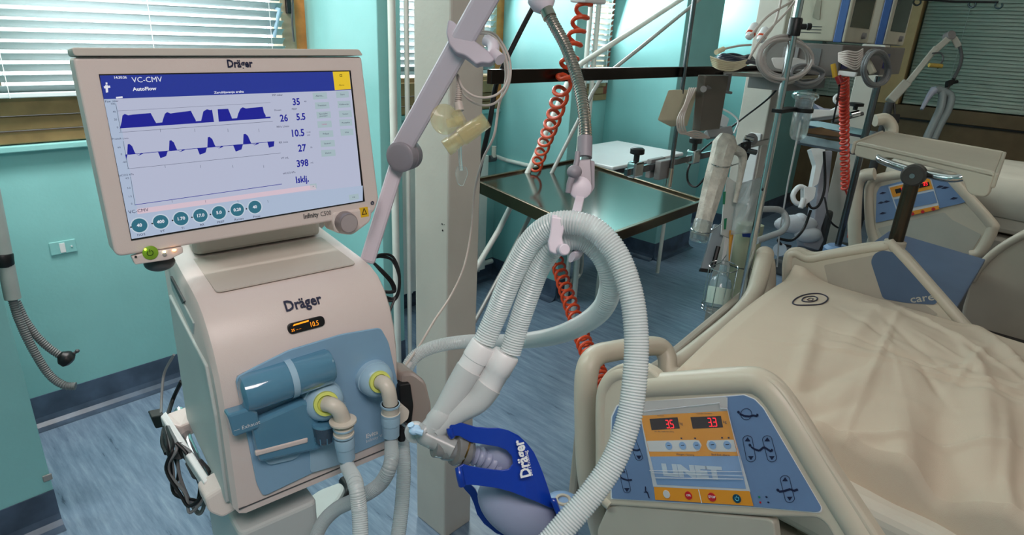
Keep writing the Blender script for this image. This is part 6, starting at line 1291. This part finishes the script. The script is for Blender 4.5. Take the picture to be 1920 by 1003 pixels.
# ---- blue-topped cart between the beds
ct_ = thing('bedside_cart', 'slate-blue flat top of a low cart standing between the two beds', 'table', V((3.2, .5, 0)))
tp_ = [PZ(1592, 492, .70), PZ(1665, 440, .70), PZ(1845, 494, .70), PZ(1790, 588, .70)]
mm = M(); mm.prism([tp_[0], tp_[3], tp_[2], tp_[1]], (0, 0, .022)); mm.build('top_board', BEDB2, ct_, bevel=.004)
ctr_ = (tp_[0]+tp_[2])/2; mm = M(); mm.prism([ctr_.lerp(p, .9)-UZ*.004 for p in (tp_[0], tp_[3], tp_[2], tp_[1])], (0, 0, -.45)); mm.build('cabinet', DGREY, ct_, bevel=.006)
for p in tp_: mm = M(); c = ctr_.lerp(p, .8); mm.cyl((c.x, c.y, 0), (c.x, c.y, .25), .02); mm.build('leg', DGREY, ct_)

# ---- the second bed
B2 = thing('hospital_bed', 'second cream hospital bed in the dim right background, its panel behind the overbed tray', 'bed', V((4.9, -.2, 0)))
X2 = 4.35
BR = Fr(V((X2, .6, .8)), u0, BP.v)
def R2(x, y, c=0): return BR(*BR.ab(x, y, c), c)
o_ = [(1632, 470), (1622, 380), (1624, 350), (1636, 332), (1652, 326), (1700, 322), (1770, 308), (1800, 350), (1868, 420), (1869, 436), (1838, 484), (1815, 484), (1650, 460)]
mm = M(); mm.prism([BR(a, b, -.05) for a, b in rnd2([BR.ab(x, y) for x, y in o_], .03)], BR.n*.045); r2 = mm.build('side_rail', BEDC, B2, bevel=.014, seg=3)
mm = M(); mm.tube(spl([R2(x, y, -.015) for x, y in ((1646, 462), (1634, 430), (1630, 370), (1634, 346), (1650, 334), (1700, 326), (1768, 318), (1792, 345), (1855, 415), (1860, 432), (1838, 472), (1820, 478))], 6), .03, 12); mm.build('rim', BEDC, r2)
def pan2(l, c, nm, mt, par, r=.01):
    mm = M(); mm.prism([BR(a, b, c-.002) for a, b in rnd2([BR.ab(x, y) for x, y in l], r)], BR.n*.002); return mm.build(nm, mt, par)
p2 = pan2([(1642, 418), (1644, 362), (1650, 350), (1770, 320), (1780, 328), (1813, 376), (1808, 380)], .004, 'control_panel', BEDB, B2)
pan2([(1666, 350), (1745, 330), (1762, 388), (1684, 402)], .007, 'panel_frame', MATS['panel_pale_grey'], p2, .002)
pan2([(1669, 352), (1743, 333), (1750, 354), (1675, 370)], .0095, 'orange_field', ORNG, p2, .002)
pan2([(1677, 374), (1751, 358), (1758, 380), (1684, 394)], .0095, 'blue_field', BEDB, p2, .002)
pan2([(1700, 398), (1760, 385), (1762, 392), (1704, 405)], .0095, 'orange_keys_field', ORNG, p2, .002)
for l in ([(1679, 355), (1700, 350), (1702, 358), (1681, 363)], [(1722, 346), (1742, 341), (1744, 348), (1724, 353)]): pan2(l, .0115, 'led_display', DISP, p2, 0)
for x, y in ((1690, 356), (1731, 346)):
    mm = M(); a, b = BR.ab(x, y, .013)
    for k, ch in enumerate('33'):
        for s_ in SEGS[ch]:
            P = {'a': (0, 1, 1, 1), 'g': (0, .5, 1, .5), 'd': (0, 0, 1, 0), 'f': (0, .5, 0, 1), 'b': (1, .5, 1, 1), 'c': (1, 0, 1, .5)}[s_]
            A_, B_ = BR(a+k*.012+P[0]*.008, b-.008+P[1]*.018, .013), BR(a+k*.012+P[2]*.008, b-.008+P[3]*.018, .013); d = (B_-A_).normalized(); n = BR.n.cross(d)*.0012; mm.add([A_-n, B_-n, B_+n, A_+n], [(0, 1, 2, 3)], False)
    mm.build('led_digits', LED, p2)
for x, y in ((1655, 362), (1652, 380), (1662, 378), (1655, 400), (1755, 334), (1762, 350), (1772, 352), (1788, 372)):
    mm = M(); c = R2(x, y, .006); mm.add([c+BR.u*a+BR.v*b for a, b in ((-.02, .0), (.0, .008), (.022, -.002), (.0, -.006))], [(0, 1, 2, 3)], False); mm.build('pictogram', NAVY, p2)
for x, y in ((1711, 401), (1730, 397), (1750, 392)): mm = M(); mm.disc(R2(x, y, .0115), BR.u, BR.v, .010, n=14); mm.build('function_key', RED, p2)
pan2([(1645, 428), (1770, 398), (1785, 412), (1840, 440), (1818, 478), (1660, 454)], -.002, 'lower_shell', BEDG, r2)
mm = M(); mm.tube(spl([R2(1604, 470, .08), R2(1602, 420, .08), R2(1606, 350, .08), R2(1618, 330, .08), R2(1640, 326, .08)], 6), .038, 14); mm.build('end_board', BEDC, B2)
mm = M(); mm.box((X2+.1, -2.2, .35), (X2+1.05, .95, .66)); mm.build('bed_base', BEDG, B2, bevel=.02)
mm = M()
def sh2(u, v): x = X2+.10+.95*u; y = .95-2.9*v; return V((x, y, .93+.05*math.sin(3*v+1)+.03*math.sin(math.pi*u)+.006*math.sin(23*u+9*v)*math.sin(17*v+4*u)-.2*max(0, .04-u)/.04))
mm.grid(sh2, 40, 60); tag(mm.build('bed_sheet', SHEETW, solid=.003, angle=180), 'pale sheet covering the mattress of the second bed in the background', 'sheet')
mm = M(); mm.box((X2+.12, -2.2, .68), (X2+1.04, .93, .86)); mm.build('mattress', SHEETW, B2, bevel=.03)
# foot rail shell of the second bed at the right edge of the frame
mm = M(); l = [(1816, 520), (1830, 500), (1870, 460), (1925, 428), (1990, 410), (1990, 720), (1900, 680), (1800, 600), (1812, 540)]
BS = Fr(V((3.95, 0, .7)), (0, -1, 0), UZ); mm.prism([BS(a, b, 0) for a, b in rnd2([BS.ab(x, y) for x, y in l], .05)], BS.n*-.05); fs2 = mm.build('foot_rail', BEDC, B2, bevel=.02, seg=3)
mm = M(); mm.tube(spl([BS(*BS.ab(x, y), .0) for x, y in ((1822, 526), (1838, 500), (1872, 468), (1925, 438), (1990, 420))], 6), .02, 12); mm.build('rim', BEDC, fs2)
mm = M(); mm.box((3.7, -2.2, .08), (3.9, .2, .3)); mm.build('shadow_undercarriage', BLACK, B2, bevel=.01)  # black body added for the shadowed dark area below this bed

mm = M()
for x, y, r_ in ((829, 420, .0022), (830, 432, .0028), (833, 421, .0012)):
    q = PX(x, y, 1.1215); mm.cyl(q, q-V((.0008, 0, 0)), r_, n=8)
mm.build('paint_chips', BLACK, bpy.data.objects['media_column'])
